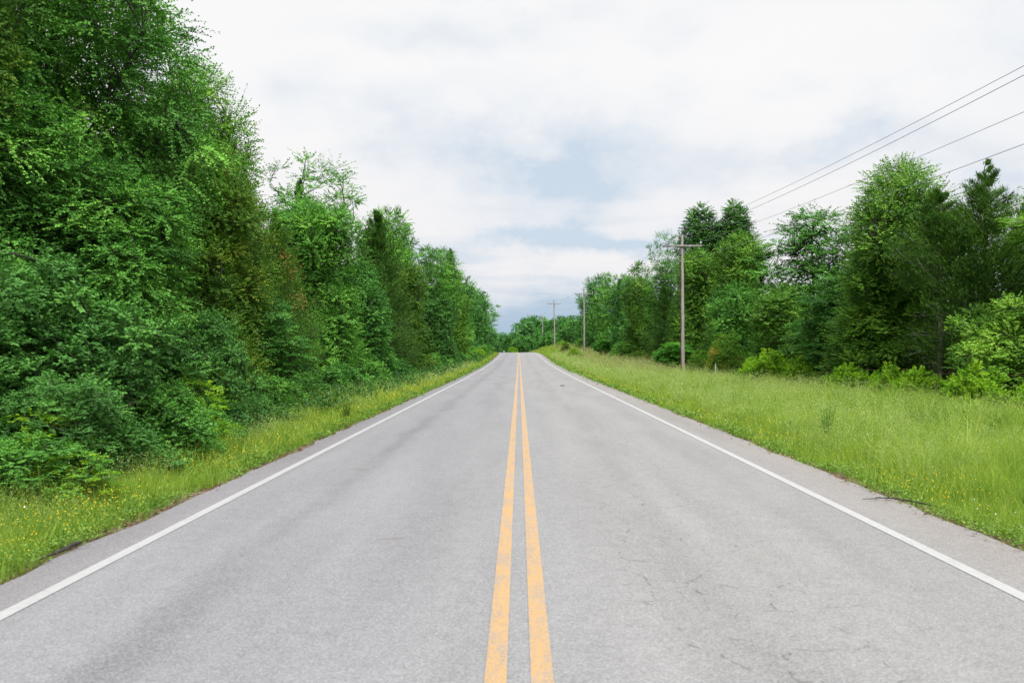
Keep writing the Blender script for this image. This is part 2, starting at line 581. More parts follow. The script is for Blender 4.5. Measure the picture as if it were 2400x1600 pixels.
gf = np.stack([gi, gi + 1, gi + nx + 1, gi + nx], -1)
ground = link('ground', mesh_np('ground', gv, gf, smooth=True), None, GROUND)
tag(ground, 'soil and turf under the roadside verges and woods', 'ground', kind='structure')


def ribbon(name, x0, x1, y0, y1, lift, mat, step=1.0, nx_=2, jag=0.0, seed=0, zf=None):
    rng = np.random.default_rng(seed)
    yy = np.arange(y0, y1 + step * .5, step)
    n = len(yy)
    a = np.full(n, x0) + (rng.normal(0, jag, n) if jag else 0)
    b = np.full(n, x1) + (rng.normal(0, jag, n) if jag else 0)
    u = np.linspace(0, 1, nx_)
    px = a[:, None] * (1 - u) + b[:, None] * u + xc(yy)[:, None]
    py = np.repeat(yy[:, None], nx_, 1)
    pz = (zr(py) if zf is None else zf(px, py)) + lift
    v = np.stack([px, py, pz], -1).reshape(-1, 3)
    i = (np.arange(n - 1)[:, None] * nx_ + np.arange(nx_ - 1)[None]).ravel()
    me = mesh_np(name, v, np.stack([i, i + 1, i + nx_ + 1, i + nx_], -1))
    uvl = me.uv_layers.new(name='UVMap')
    li = np.zeros(len(me.loops), np.int32)
    me.loops.foreach_get('vertex_index', li)
    uu = np.stack([np.tile(u, n)[li], (py.reshape(-1))[li]], -1).astype(np.float32)
    uvl.data.foreach_set('uv', uu.ravel())
    return link(name, me, None, mat)


road = ribbon('road', -3.78, 4.30, -40, 420, 0.0, ASPH, 0.5, 9, jag=0.03, seed=3)
tag(road, 'pale worn grey two lane asphalt road running to a crest', 'road', kind='structure')
for nm, xa, xb, mt, lab in (('yellow_line', -.182, -.062, YEL, 'worn yellow centre line, left one of the pair'),
                            ('yellow_line', .06, .182, YEL, 'worn yellow centre line, right one of the pair'),
                            ('edge_line', -3.38, -3.268, WHT, 'white painted edge line along the left lane'),
                            ('edge_line', 3.43, 3.548, WHT, 'white painted edge line along the right lane')):
    o = ribbon(nm, xa, xb, -40, 420, 0.004, mt, 1.0, 2)
    tag(o, lab, 'road marking', kind='structure')
o = ribbon('dirt_edge', -4.45, -3.55, -10, 240, 0.0, SOIL, .25, 4, jag=.05, seed=5, zf=lambda x, y: np.minimum(gz(x, y) + .006, zr(y) - .018))
tag(o, 'brown dirt strip between left pavement edge and grass', 'dirt', kind='structure')
o = ribbon('dirt_edge', 4.05, 4.85, -10, 240, 0.0, SOIL, .25, 4, jag=.05, seed=6, zf=lambda x, y: np.minimum(gz(x, y) + .006, zr(y) - .018))
tag(o, 'brown dirt strip between right pavement edge and grass', 'dirt', kind='structure')


# ------------------------------------------------------------------ tree builders
def profile(kind, t):
    t = np.clip(t, 0, 1)
    top = lambda k: np.sqrt(np.clip(1 - ((t - (1 - k)) / k).clip(0, 1) ** 2, 0, 1))     # rounded top over the last k
    if kind == 'round': return np.sqrt(np.clip(1 - (2 * t - 1) ** 2, 0, 1)) ** .6
    if kind == 'vase': return top(.38) * (.50 + .5 * np.clip(t / .6, 0, 1))
    if kind == 'column': return top(.22) * (.85 + .15 * np.sin(t * 8))
    if kind == 'dome': return np.sqrt(np.clip(1 - t * t, 0, 1)) ** .8
    if kind == 'egg': return top(.5) * (.72 + .28 * np.clip(t / .45, 0, 1))
    if kind == 'wall': return top(.35)
    return np.ones_like(t)


def broadleaf(seed, H, R, base, prof, ncl, rc, T, K, L, W, flat=.7, droop=.15, up=.2, nmain=12, tr=.14, bias=.36, space=1.0,
              lump=.25, spiky=.0, leafup=.8, stems=1, lean=0.0, twigs=False):
    rng = np.random.default_rng(seed)
    # clump centres inside a lumpy envelope
    ph = rng.uniform(0, 6.28, 8)
    lump *= 1.5
    N0 = ncl * 14
    tt = rng.uniform(0, 1, N0)
    th = rng.uniform(0, 2 * np.pi, N0)
    rr = rng.uniform(0, 1, N0) ** bias
    zz = base + tt * (H - rc * .6 - base)
    lobes = 1 + lump * (np.sin(2 * th + ph[0] + tt * 5) * .5 + np.sin(3 * th + ph[1] - tt * 7) * .35 + np.sin(5 * th + ph[2] + tt * 11) * .3)
    rad = np.maximum(R - .55 * rc, .15) * profile(prof, tt) * lobes * rr
    cand = np.stack([np.cos(th) * rad, np.sin(th) * rad, zz], -1)
    dens = profile(prof, tt) ** 1.5
    cand = cand[rng.uniform(0, 1, N0) < dens + .08]
    vol_sp = rc * space
    chosen = []
    arr = np.zeros((0, 3))
    sp = vol_sp * 1.35
    while len(chosen) < ncl and sp > vol_sp * .5:
        for c in cand:
            if len(chosen) >= ncl: break
            if len(chosen) == 0 or np.min(np.sum((arr - c) ** 2, 1)) > sp * sp:
                chosen.append(c)
                arr = np.array(chosen)
        sp *= .75
    C = np.array(chosen)
    n = len(C)
    C[:, 0] += lean * C[:, 2] / H
    radial = np.stack([C[:, 0] - lean * C[:, 2] / H, C[:, 1], 0 * C[:, 2]], -1)
    # trunk(s)
    parts = []
    ts = 9
    zt = np.linspace(0, 1, ts)
    stem_pts = []
    for s in range(stems):
        a0 = rng.uniform(0, 6.28)
        spread = (R * .35 if stems > 1 else R * .08)
        px = np.cumsum(rng.normal(0, .035 * H / ts, ts)) + np.cos(a0) * spread * zt ** 1.3 + lean * zt * .8
        pyy = np.cumsum(rng.normal(0, .035 * H / ts, ts)) + np.sin(a0) * spread * zt ** 1.3
        px -= px[0]
        pyy -= pyy[0]
        top = H * (.86 if stems == 1 else rng.uniform(.6, .85))
        P = np.stack([px, pyy, zt * top], -1)
        stem_pts.append(P)
        r_ = tr * (1 - zt * .88) * (1 if stems == 1 else .7)
        r_[0] *= 1.35
        parts.append(tubes(P[None], r_[None], 8))
    dense_st = np.concatenate([np.stack([np.interp(np.linspace(0, 1, 60), zt, P[:, i]) for i in range(3)], -1) for P in stem_pts])
    # main limbs by farthest point choice
    nm = min(nmain, n)
    idx = [int(np.argmax(C[:, 2]))]
    d = np.sum((C - C[idx[0]]) ** 2, 1)
    for _ in range(nm - 1):
        j = int(np.argmax(d))
        idx.append(j)
        d = np.minimum(d, np.sum((C - C[j]) ** 2, 1))
    idx = np.array(idx)
    E = C[idx]
    rl = np.linalg.norm(radial[idx], axis=1)
    want = np.clip(E[:, 2] - rl * rng.uniform(.55, 1.1, nm), max(base * .55, H * .06), H * .8)
    # the stem point at that height, nearest in plan
    S = np.empty((nm, 3))
    for i in range(nm):
        dd = np.abs(dense_st[:, 2] - want[i]) * 2 + np.linalg.norm(dense_st[:, :2] - E[i, :2], axis=1) * .3
        S[i] = dense_st[int(np.argmin(dd))]
    ctrl = S * .5 + E * .5 + np.stack([0 * rl, 0 * rl, -rl * .12 + rng.normal(0, .1, nm)], -1) + rng.normal(0, .12 * R, (nm, 3)) * .5
    limb = bez(S, ctrl, E, 8)
    fr = np.linspace(1, .14, 8)
    r0 = np.clip(tr * (.42 - .22 * want / H), .012, None) * rng.uniform(.7, 1.1, nm)
    parts.append(tubes(limb, r0[:, None] * fr[None], 5))
    # secondary limbs
    LP = limb[:, 2:].reshape(-1, 3)
    oth = np.setdiff1d(np.arange(n), idx)
    att = np.empty((n, 3))
    att[idx] = limb[:, -3]
    for i in oth:
        v = C[i] - LP
        dd = np.linalg.norm(v, axis=1) - .35 * v[:, 2]
        att[i] = LP[int(np.argmin(dd))]
    if len(oth):
        A, B = att[oth], C[oth]
        ln = np.linalg.norm(B - A, axis=1)
        ct = (A + B) * .5 + np.stack([0 * ln, 0 * ln, ln * .12], -1) + rng.normal(0, .08, (len(oth), 3))
        sl = bez(A, ct, B, 5)
        parts.append(tubes(sl, (.008 + .012 * np.clip(ln, 0, 2))[:, None] * np.linspace(1, .35, 5)[None], 4))
    # sprays of leaves
    ax = nrm(nrm(C - att) + .6 * nrm(radial + 1e-3) + np.array([0, 0, up]))
    rcl = rc * rng.uniform(.7, 1.25, n)
    q = rng.normal(0, 1, (n, T, 3))
    q[..., 2] *= flat
    dirs = nrm(ax[:, None] * .75 + nrm(q) * 1.0)
    ll = rcl[:, None] * (rng.uniform(.62, .88, (n, T)) if leafup < .75 else rng.uniform(.45, 1.0, (n, T)))
    if spiky:
        ll *= np.where(rng.uniform(0, 1, (n, T)) < .10, 1 + spiky, 1)
    st = C[:, None] - ax[:, None] * rcl[:, None, None] * .35 + q * .10 * rcl[:, None, None]
    tk = np.linspace(.22, 1.0, K)[None, None] + rng.uniform(-.04, .04, (n, T, K))
    PT = st[:, :, None] + dirs[:, :, None] * (ll[..., None] * tk)[..., None]
    PT[..., 2] -= droop * ll[..., None] * tk ** 2
    if twigs:
        tp = st[:, ::3, None] + dirs[:, ::3, None] * (ll[:, ::3, None] * np.linspace(0, .95, 4)[None, None])[..., None]
        tp[..., 2] -= droop * ll[:, ::3, None] * np.linspace(0, .95, 4)[None, None] ** 2
        tp = tp.reshape(-1, 4, 3)
        parts.append(tubes(tp, np.tile(np.linspace(.007, .003, 4), (len(tp), 1)), 3))
    upv = np.array([0, 0, 1.0])
    side = nrm(np.cross(dirs, upv) + 1e-4)
    sgn = np.where(np.arange(K) % 2 == 0, 1.0, -1.0)
    D = dirs[:, :, None] * .7 + side[:, :, None] * sgn[None, None, :, None] * .75 + rng.normal(0, .32, (n, T, K, 3))
    D[..., 2] -= .15
    Nn = upv * leafup * .8 + dirs[:, :, None] * .65 + rng.normal(0, .22, (n, T, K, 3))
    cnt = n * T * K
    Ls = L * rng.uniform(.65, 1.2, cnt)
    Ws = W * rng.uniform(.7, 1.2, cnt)
    v, f = leaves(PT.reshape(-1, 3), D.reshape(-1, 3), nrm(Nn.reshape(-1, 3)), Ls, Ws)
    ct_ = rng.normal(0, .21, n)
    tw = rng.normal(0, .07, (n, T))
    tone = np.clip(.5 + (ct_[:, None, None] + tw[..., None] + rng.normal(0, .075, (n, T, K))), 0, 1).reshape(-1)
    crown = mesh_np('crown', v, f, np.repeat(tone, 2))
    tv, tf = join(parts)
    trunk = mesh_np('trunk', tv, tf, smooth=True)
    return dict(H=H, R=R, crown=crown, trunk=trunk, n=cnt)


def conifer(seed, H, R, base, nb, K, L, W, tr=.11, dead=0):
    rng = np.random.default_rng(seed)
    hh = base + (1 - rng.uniform(0, 1, nb) ** .75) * (H * .985 - base)
    u = (hh - base) / (H - base)
    az_ = rng.uniform(0, 2 * np.pi, nb)
    lob = 1 + .22 * np.sin(3 * az_ + hh * 1.7) + rng.normal(0, .16, nb)
    ln = R * np.clip((1 - u) ** .95 * np.minimum(1, .55 + u * 3), .035, None) * 1.2 * np.clip(lob, .45, 1.5)
    out_ = np.stack([np.cos(az_), np.sin(az_), 0 * az_], -1)
    rise = .25 + .75 * u + rng.normal(0, .12, nb)
    S = np.stack([0 * hh, 0 * hh, hh], -1)
    E = S + out_ * ln[:, None] + np.array([0, 0, 1.0]) * (ln * rise * .8 + .08)[:, None]
    Cc = S + out_ * (ln * .55)[:, None] + np.array([0, 0, 1.0]) * (ln * rise * .12)[:, None]
    br = bez(S, Cc, E, 6)
    parts = [tubes(np.stack([np.linspace(0, .05, 7), np.linspace(0, -.04, 7), np.linspace(0, H * .97, 7)], -1)[None], (tr * np.linspace(1.2, .08, 7))[None], 7),
             tubes(br, (.006 + .012 * ln)[:, None] * np.linspace(1, .2, 6)[None], 3)]
    if dead:
        hz = rng.uniform(.3, base + .5, dead)
        a2 = rng.uniform(0, 6.28, dead)
        o2 = np.stack([np.cos(a2), np.sin(a2), rng.normal(-.05, .25, dead)], -1)
        l2 = rng.uniform(.4, 1.5, dead)
        S2 = np.stack([0 * hz, 0 * hz, hz], -1)
        E2 = S2 + o2 * l2[:, None]
        C2 = (S2 + E2) / 2 + rng.normal(0, .12, (dead, 3))
        db = bez(S2, C2, E2, 6)
        parts.append(tubes(db, np.full((dead, 1), .024) * np.linspace(1, .25, 6)[None], 4))
        mid = db[:, 3]
        E3 = mid + nrm(o2 + rng.normal(0, .6, (dead, 3))) * (l2 * .45)[:, None]
        parts.append(tubes(bez(mid, (mid + E3) / 2 + rng.normal(0, .05, (dead, 3)), E3, 4), np.full((dead, 1), .012) * np.linspace(1, .3, 4)[None], 3))
    # plumes
    tk = rng.uniform(.18, 1.05, (nb, K)) ** .8
    t3 = np.clip(tk, 0, 1)[..., None]
    P = (1 - t3) ** 2 * S[:, None] + 2 * t3 * (1 - t3) * Cc[:, None] + t3 ** 2 * E[:, None]
    ax = nrm(E - S)
    wid = ((.03 + .07 * (1 - u)) + .16 * np.clip(ln, 0, 1.6))[:, None, None] * (1 - .5 * t3)
    P = P + rng.normal(0, 1, (nb, K, 3)) * wid * np.array([1, 1, .75])
    D = ax[:, None] * .8 + np.array([0, 0, .35]) + rng.normal(0, .5, (nb, K, 3))
    Nn = nrm(np.array([0, 0, .7]) + out_[:, None] * .3 + rng.normal(0, .6, (nb, K, 3)))
    cnt = nb * K
    v, f = leaves(P.reshape(-1, 3), D.reshape(-1, 3), Nn.reshape(-1, 3), L * rng.uniform(.6, 1.3, cnt), W * rng.uniform(.7, 1.3, cnt), .3, .4)
    tone = np.clip(.5 + rng.normal(0, .16, nb)[:, None] + rng.normal(0, .13, (nb, K)), 0, 1).reshape(-1)
    tv, tf = join(parts)
    return dict(H=H, R=R, crown=mesh_np('crown', v, f, np.repeat(tone, 2)), trunk=mesh_np('trunk', tv, tf, smooth=True), n=cnt)


def fronds(seed, H, R, ncl, nf, K, L, W):
    """arching compound leaves from many stems (sumac)"""
    rng = np.random.default_rng(seed)
    th = rng.uniform(0, 6.28, ncl)
    rr = R * .75 * rng.uniform(0, 1, ncl) ** .55
    top = np.stack([np.cos(th) * rr, np.sin(th) * rr, H * .82 * np.sqrt(np.clip(1 - (rr / R) ** 2, .12, 1)) * rng.uniform(.45, 1, ncl)], -1)
    bot = top * np.array([.35, .35, 0])
    stems_ = bez(bot, (top + bot) / 2 * np.array([.85, .85, 1.1]), top, 5)
    parts = [tubes(stems_, np.full((ncl, 1), .014) * np.linspace(1, .5, 5)[None], 4)]
    a = rng.uniform(0, 6.28, (ncl, nf))
    out_ = np.stack([np.cos(a), np.sin(a), rng.uniform(.1, .8, (ncl, nf))], -1)
    fl = .42 * rng.uniform(.7, 1.2, (ncl, nf))
    tk = np.linspace(.2, 1, K)[None, None]
    P = top[:, None, None] + out_[:, :, None] * (fl[..., None] * tk)[..., None]
    P[..., 2] -= .5 * fl[..., None] * tk ** 2
    side = nrm(np.cross(out_, np.array([0, 0, 1.0])))
    sg = np.where(np.arange(K) % 2 == 0, 1., -1.)[None, None, :, None]
    D = side[:, :, None] * sg + out_[:, :, None] * .45 + rng.normal(0, .15, P.shape)
    D[..., 2] -= .25
    Nn = nrm(np.array([0, 0, 1.0]) + rng.normal(0, .25, P.shape))
    cnt = ncl * nf * K
    v, f = leaves(P.reshape(-1, 3), D.reshape(-1, 3), Nn.reshape(-1, 3), L * rng.uniform(.7, 1.2, cnt), W * rng.uniform(.8, 1.2, cnt))
    tone = np.clip(.5 + rng.normal(0, .15, (ncl, 1, 1)) + rng.normal(0, .1, (ncl, nf, 1)) + rng.normal(0, .1, (ncl, nf, K)), 0, 1).reshape(-1)
    tv, tf = join(parts)
    return dict(H=H, R=R, crown=mesh_np('crown', v, f, np.repeat(tone, 2)), trunk=mesh_np('trunk', tv, tf, smooth=True), n=cnt)


P = {}
# near kinds (fine leaves)
P['elm_n'] = [broadleaf(11, 12, 3.6, 2.2, 'vase', 210, 1.1, 52, 17, .082, .052, flat=.45, droop=.3, spiky=.5, nmain=16, tr=.2, bias=.5, lump=.3, twigs=True),
              broadleaf(12, 9, 2.8, 3.2, 'egg', 170, .95, 52, 17, .080, .051, flat=.45, droop=.32, spiky=.4, nmain=14, tr=.14, twigs=True)]
P['layer_n'] = [broadleaf(13, 6, 2.1, .8, 'egg', 120, .8, 44, 17, .076, .046, flat=.22, droop=.22, spiky=.5, nmain=14, tr=.09, up=.1, leafup=1.0, twigs=True)]
P['oak_n'] = [broadleaf(21, 9, 2.2, .6, 'column', 210, .78, 50, 15, .078, .052, flat=.9, droop=.05, up=.5, nmain=14, tr=.15, lump=.25, leafup=.6, space=.82),
              broadleaf(22, 10, 2.4, 1.2, 'egg', 210, .88, 54, 15, .08, .053, flat=.9, droop=.05, up=.4, nmain=14, tr=.16, lump=.32, leafup=.6, space=.82),
              broadleaf(23, 14, 2.4, 6.0, 'egg', 150, .8, 46, 15, .08, .053, flat=.9, droop=.05, up=.4, nmain=14, tr=.18, lump=.32, leafup=.6, space=.82)]
P['scrub_n'] = [broadleaf(31, 3.2, 1.7, .15, 'dome', 130, .42, 36, 11, .068, .046, flat=.8, droop=.05, up=.4, nmain=12, tr=.05, stems=3, leafup=.6, space=.82, lump=.25),
                broadleaf(32, 3.6, 1.6, .15, 'egg', 130, .42, 36, 11, .066, .044, flat=.7, droop=.1, up=.3, nmain=12, tr=.05, stems=3, leafup=.7, space=.85, lump=.3)]
P['young'] = [broadleaf(33, 4.2, 1.7, .2, 'egg', 95, .55, 36, 12, .082, .055, flat=.8, droop=.08, up=.5, nmain=12, tr=.06, stems=3, leafup=.6, lump=.45, space=.9)]
P['cedar_n'] = [conifer(41, 8, 2.0, .3, 260, 230, .13, .020)]
# middle distance
P['elm_m'] = [broadleaf(51, 12, 3.2, 1.6, 'vase', 170, 1.05, 28, 14, .125, .075, flat=.4, droop=.2, spiky=.5, space=.85, nmain=14, tr=.17, bias=.45),
              broadleaf(52, 11, 2.8, .9, 'egg', 170, 1.0, 28, 14, .12, .072, flat=.4, droop=.2, spiky=.6, space=.85, nmain=14, tr=.16, lump=.3)]
P['oak_m'] = [broadleaf(61, 11, 2.6, .8, 'column', 170, 1.0, 34, 13, .125, .084, flat=.9, droop=.05, up=.5, nmain=14, tr=.17, lump=.28, leafup=.6, space=.82),
              broadleaf(62, 12, 2.8, 1.2, 'egg', 170, 1.05, 34, 13, .13, .086, flat=.9, droop=.05, up=.5, nmain=14, tr=.17, lump=.34, leafup=.6, space=.82),
              broadleaf(63, 8, 2.2, .3, 'wall', 150, .9, 34, 13, .12, .078, flat=.9, droop=.05, up=.5, nmain=14, tr=.13, lump=.3, leafup=.6, space=.82)]
P['open_m'] = [broadleaf(71, 13, 2.9, 6.0, 'vase', 75, .75, 15, 11, .125, .06, flat=.6, droop=.1, up=.7, nmain=22, tr=.17, bias=.6, lump=.4, spiky=.7, stems=2, twigs=True)]
P['twin_m'] = [broadleaf(73, 17, 1.9, 4.0, 'egg', 230, .82, 26, 13, .14, .095, space=.85, flat=.9, droop=.05, up=.6, nmain=14, tr=.18, lump=.35, leafup=.6)]
P['cedar_m'] = [conifer(81, 10, 2.2, .4, 240, 130, .20, .034)]
P['cedar_bare'] = [conifer(83, 9.2, 1.9, 4.4, 130, 220, .17, .03, tr=.12, dead=44)]
P['scrub_m'] = [broadleaf(91, 2.4, 1.5, .1, 'dome', 80, .42, 20, 10, .10, .055, flat=.8, droop=.05, up=.5, nmain=10, tr=.04, stems=3, leafup=.6, lump=.3),
                broadleaf(92, 1.5, 1.3, .05, 'dome', 70, .36, 18, 10, .10, .07, flat=.7, droop=.1, up=.6, nmain=10, tr=.025, stems=3, leafup=.7, lump=.35)]
P['sumac'] = [fronds(95, 2.2, 1.6, 90, 12, 14, .16, .062)]
P['sapling'] = [broadleaf(97, 2.6, .9, .5, 'egg', 22, .45, 12, 12, .10, .05, flat=.35, droop=.3, up=.3, nmain=10, tr=.02, spiky=.6, leafup=1.0, twigs=True)]
# far
P['oak_f'] = [broadleaf(101, 13, 3.2, .8, 'column', 120, 1.15, 18, 10, .22, .15, flat=.9, droop=.05, up=.5, nmain=12, tr=.2, lump=.3, leafup=.6),
              broadleaf(102, 14, 3.6, 1.0, 'egg', 120, 1.2, 18, 10, .22, .15, flat=.7, droop=.1, up=.5, nmain=12, tr=.2, lump=.36, leafup=.7, spiky=.4),
              broadleaf(103, 14, 8.0, .6, 'egg', 260, 1.7, 18, 10, .36, .26, flat=.7, droop=.1, up=.5, nmain=14, tr=.3, lump=.3, leafup=.7)]

_rot = random.Random(5)
USED = {}


def plant(kind, x, y, H, R, label, mat, name='tree', cat='tree', which=None, group=None, rot=None, bark=None, dz=-.05, sq=1.0):
    pr = P[kind]
    i = USED.get(kind, 0)
    USED[kind] = i + 1
    p = pr[(i if which is None else which) % len(pr)]
    e = empty(name, (x, y, float(gz(x, y)) + dz))
    e.rotation_euler = (0, 0, _rot.uniform(0, 6.28) if rot is None else rot)
    R *= 1.12
    e.scale = (R / p['R'], R / p['R'] * sq, H / p['H'])
    tag(e, label, cat, group)
    link('trunk', p['trunk'], e, bark or BARK)
    link('crown', p['crown'], e, G[mat])
    return e


# ------------------------------------------------------------------ woods left of the road
L_TREES = [
    # kind, x, y, H, R, material, name, label
    ('elm_n', -9.9, 19.5, 13.2, 2.9, 'elm', 'elm_tree', 'tall feathery elm with open sky-lit top at the upper left', 0),
    ('oak_n', -9.8, 14.6, 14.5, 1.75, 'olive', 'oak_tree', 'yellow-green oak cut by the top left corner', 2),
    ('elm_n', -9.6, 15.6, 8.2, 1.9, 'elm', 'elm_tree', 'blue-shaded elm along the left frame edge under the yellow-green oak', 1),
    ('elm_n', -7.9, 17.3, 6.2, 1.9, 'elm', 'elm_tree', 'broad fresh green elm with boughs drooping over a dark hollow', 1),
    ('elm_n', -10.2, 25.5, 9.8, 2.2, 'elm', 'elm_tree', 'dense green elm whose domed top stands left of the tall brown-green oak', 1),
    ('elm_m', -13.2, 22.5, 12.5, 2.6, 'elm', 'elm_tree', 'deeper green elm behind the tall feathery elm, filling gaps in its crown', 1),
    ('oak_n', -10.6, 29.0, 12.2, 2.1, 'oak', 'oak_tree', 'tall brown-green oak whose ragged edge meets the open sky', 1),
    ('cedar_n', -11.3, 34.5, 10.9, 2.0, 'cedar2', 'cedar_tree', 'dark cedar tip poking out behind the tall brown-green oak', 0),
    ('oak_n', -8.0, 23.0, 7.9, 1.75, 'olive', 'oak_tree', 'golden olive oak bulging toward the road over a shaded gap', 1),
    ('oak_n', -8.5, 21.0, 2.3, 1.0, 'cedar', 'oak_tree', 'dim olive oak standing at the edge of the dark hollow', 0),
    ('scrub_n', -7.4, 19.0, 3.0, 1.15, 'blue', 'shrub_oak', 'grey-green shrub oak below the golden olive oak', 0),
    ('cedar_n', -7.2, 18.2, 2.0, .9, 'cedar', 'cedar_tree', 'low olive cedar spreading at the foot of the grey-green shrub oak', 0),
    ('layer_n', -7.9, 27.0, 4.4, 1.5, 'teal', 'elm_tree', 'teal-green elm with flat layered boughs right of the golden olive oak', 0),
    ('cedar_n', -8.9, 33.0, 7.4, 1.5, 'cedar', 'cedar_tree', 'olive cedar beside the rust-coloured spray of leaves', 0),
    ('oak_n', -8.8, 39.0, 9.2, 2.2, 'elm2', 'oak_tree', 'bright mid-green oak in front of the open-topped tall tree', 0),
    ('elm_m', -10.2, 41.0, 10.3, 2.3, 'elm', 'elm_tree', 'soft green elm filling the gap before the open-topped tall tree', 1),
    ('open_m', -11.0, 48.0, 13.6, 3.0, 'elm2', 'elm_tree', 'tall tree with thin open top and bare limbs against the sky', 0),
    ('cedar_m', -12.0, 48.5, 11.8, 1.3, 'cedar2', 'cedar_tree', 'narrow dark cedar spire showing through the open-topped tree', 0),
    ('oak_m', -8.3, 46.0, 7.2, 1.7, 'teal', 'oak_tree', 'blue-green oak with clumped boughs under the soft green elm', 2),
    ('cedar_m', -8.5, 54.0, 10.9, 2.4, 'cedar2', 'cedar_tree', 'big dark cedar standing before the leaning-topped oak', 0),
    ('cedar_m', -7.9, 58.0, 7.6, 1.4, 'cedar', 'cedar_tree', 'smaller olive cedar tucked beside the big dark cedar', 0),
    ('oak_m', -9.9, 68.0, 14.2, 2.4, 'elm2', 'oak_tree', 'leaning-topped oak reaching right above the big dark cedar', 1),
    ('oak_m', -8.0, 64.0, 8.9, 1.7, 'olive', 'oak_tree', 'golden olive oak in the middle of the tree line', 0),
    ('elm_m', -9.6, 84.0, 12.9, 2.3, 'elm2', 'elm_tree', 'fresh green elm with spiky top beyond the middle olive oak', 0),
    ('oak_m', -8.2, 83.0, 7.8, 1.8, 'blue', 'oak_tree', 'low blue-green oak under the spiky-topped elm', 2),
    ('elm_m', -9.4, 100.0, 14.6, 2.2, 'elm2', 'elm_tree', 'spiky-topped elm farthest up the slope of treetops', 0),
    ('oak_m', -8.4, 104.0, 9.4, 2.0, 'oak', 'oak_tree', 'yellowish oak low down near the far left shoulder', 0),
    ('cedar_m', -9.6, 114.0, 15.2, 1.9, 'cedar2', 'cedar_tree', 'thin dark cedar with bent tip near the far end of the left wood', 0),
    ('oak_f', -9.2, 124.0, 12.8, 2.6, 'elm', 'oak_tree', 'rounded green oak just before the last left-hand tree', 0),
    ('oak_f', -8.8, 146.0, 12.5, 2.6, 'far', 'oak_tree', 'deep green oak second from the far end of the left wood', 1),
    ('oak_f', -8.9, 172.0, 13.2, 3.0, 'far', 'oak_tree', 'pointed-edge oak with ragged boughs half hidden by the last one', 0),
    ('oak_f', -10.2, 208.0, 14.2, 4.6, 'far', 'oak_tree', 'last oak of the left wood, boughs fanned toward the gap', 1),
]
for kd, x, y, H, R, mt, nm, lab, wh in L_TREES:
    tr_ = plant(kd, x + (-.5 if (y < 75 and (y > 22 or H > 5)) else .45), y, H, R, lab, mt, nm, 'tree', wh)

    if 'layered boughs' in lab:
        layered_elm = tr_
# a withered, rust-coloured spray on the layered elm
rng = np.random.default_rng(55)
cs = np.array([[-7.05, 26.0, 4.35], [-6.95, 26.1, 4.05], [-7.2, 25.9, 4.6], [-6.8, 26.4, 3.45], [-6.75, 26.5, 3.15]])
Pp = (cs[:, None] + rng.normal(0, 1, (5, 40, 3)) * np.array([.16, .16, .12])).reshape(-1, 3)
v, f = leaves(Pp, rng.normal(0, 1, (200, 3)), nrm(np.array([0, 0, .7]) + rng.normal(0, .5, (200, 3))), np.full(200, .075), np.full(200, .04))
ws_ = link('withered_spray', mesh_np('withered_spray', v, f, np.repeat(rng.uniform(0, 1, 200), 2)), layered_elm, G['rust'])
ws_['kind'] = 'stuff'
ws_['label'] = 'rust-coloured withered spray of leaves'
M_ = Matrix.LocRotScale(layered_elm.location, layered_elm.rotation_euler, layered_elm.scale)
ws_.matrix_parent_inverse = M_.inverted()
tw = np.stack([np.array([-8.2, 26.6, 3.9]), np.array([-7.5, 26.2, 4.2]), np.array([-7.1, 26.0, 4.35])])
v, f = tubes(tw[None], np.array([[.02, .014, .006]]), 5)
wb_ = link('withered_branch', mesh_np('withered_branch', v, f, smooth=True), layered_elm, BARK)
wb_.matrix_parent_inverse = M_.inverted()

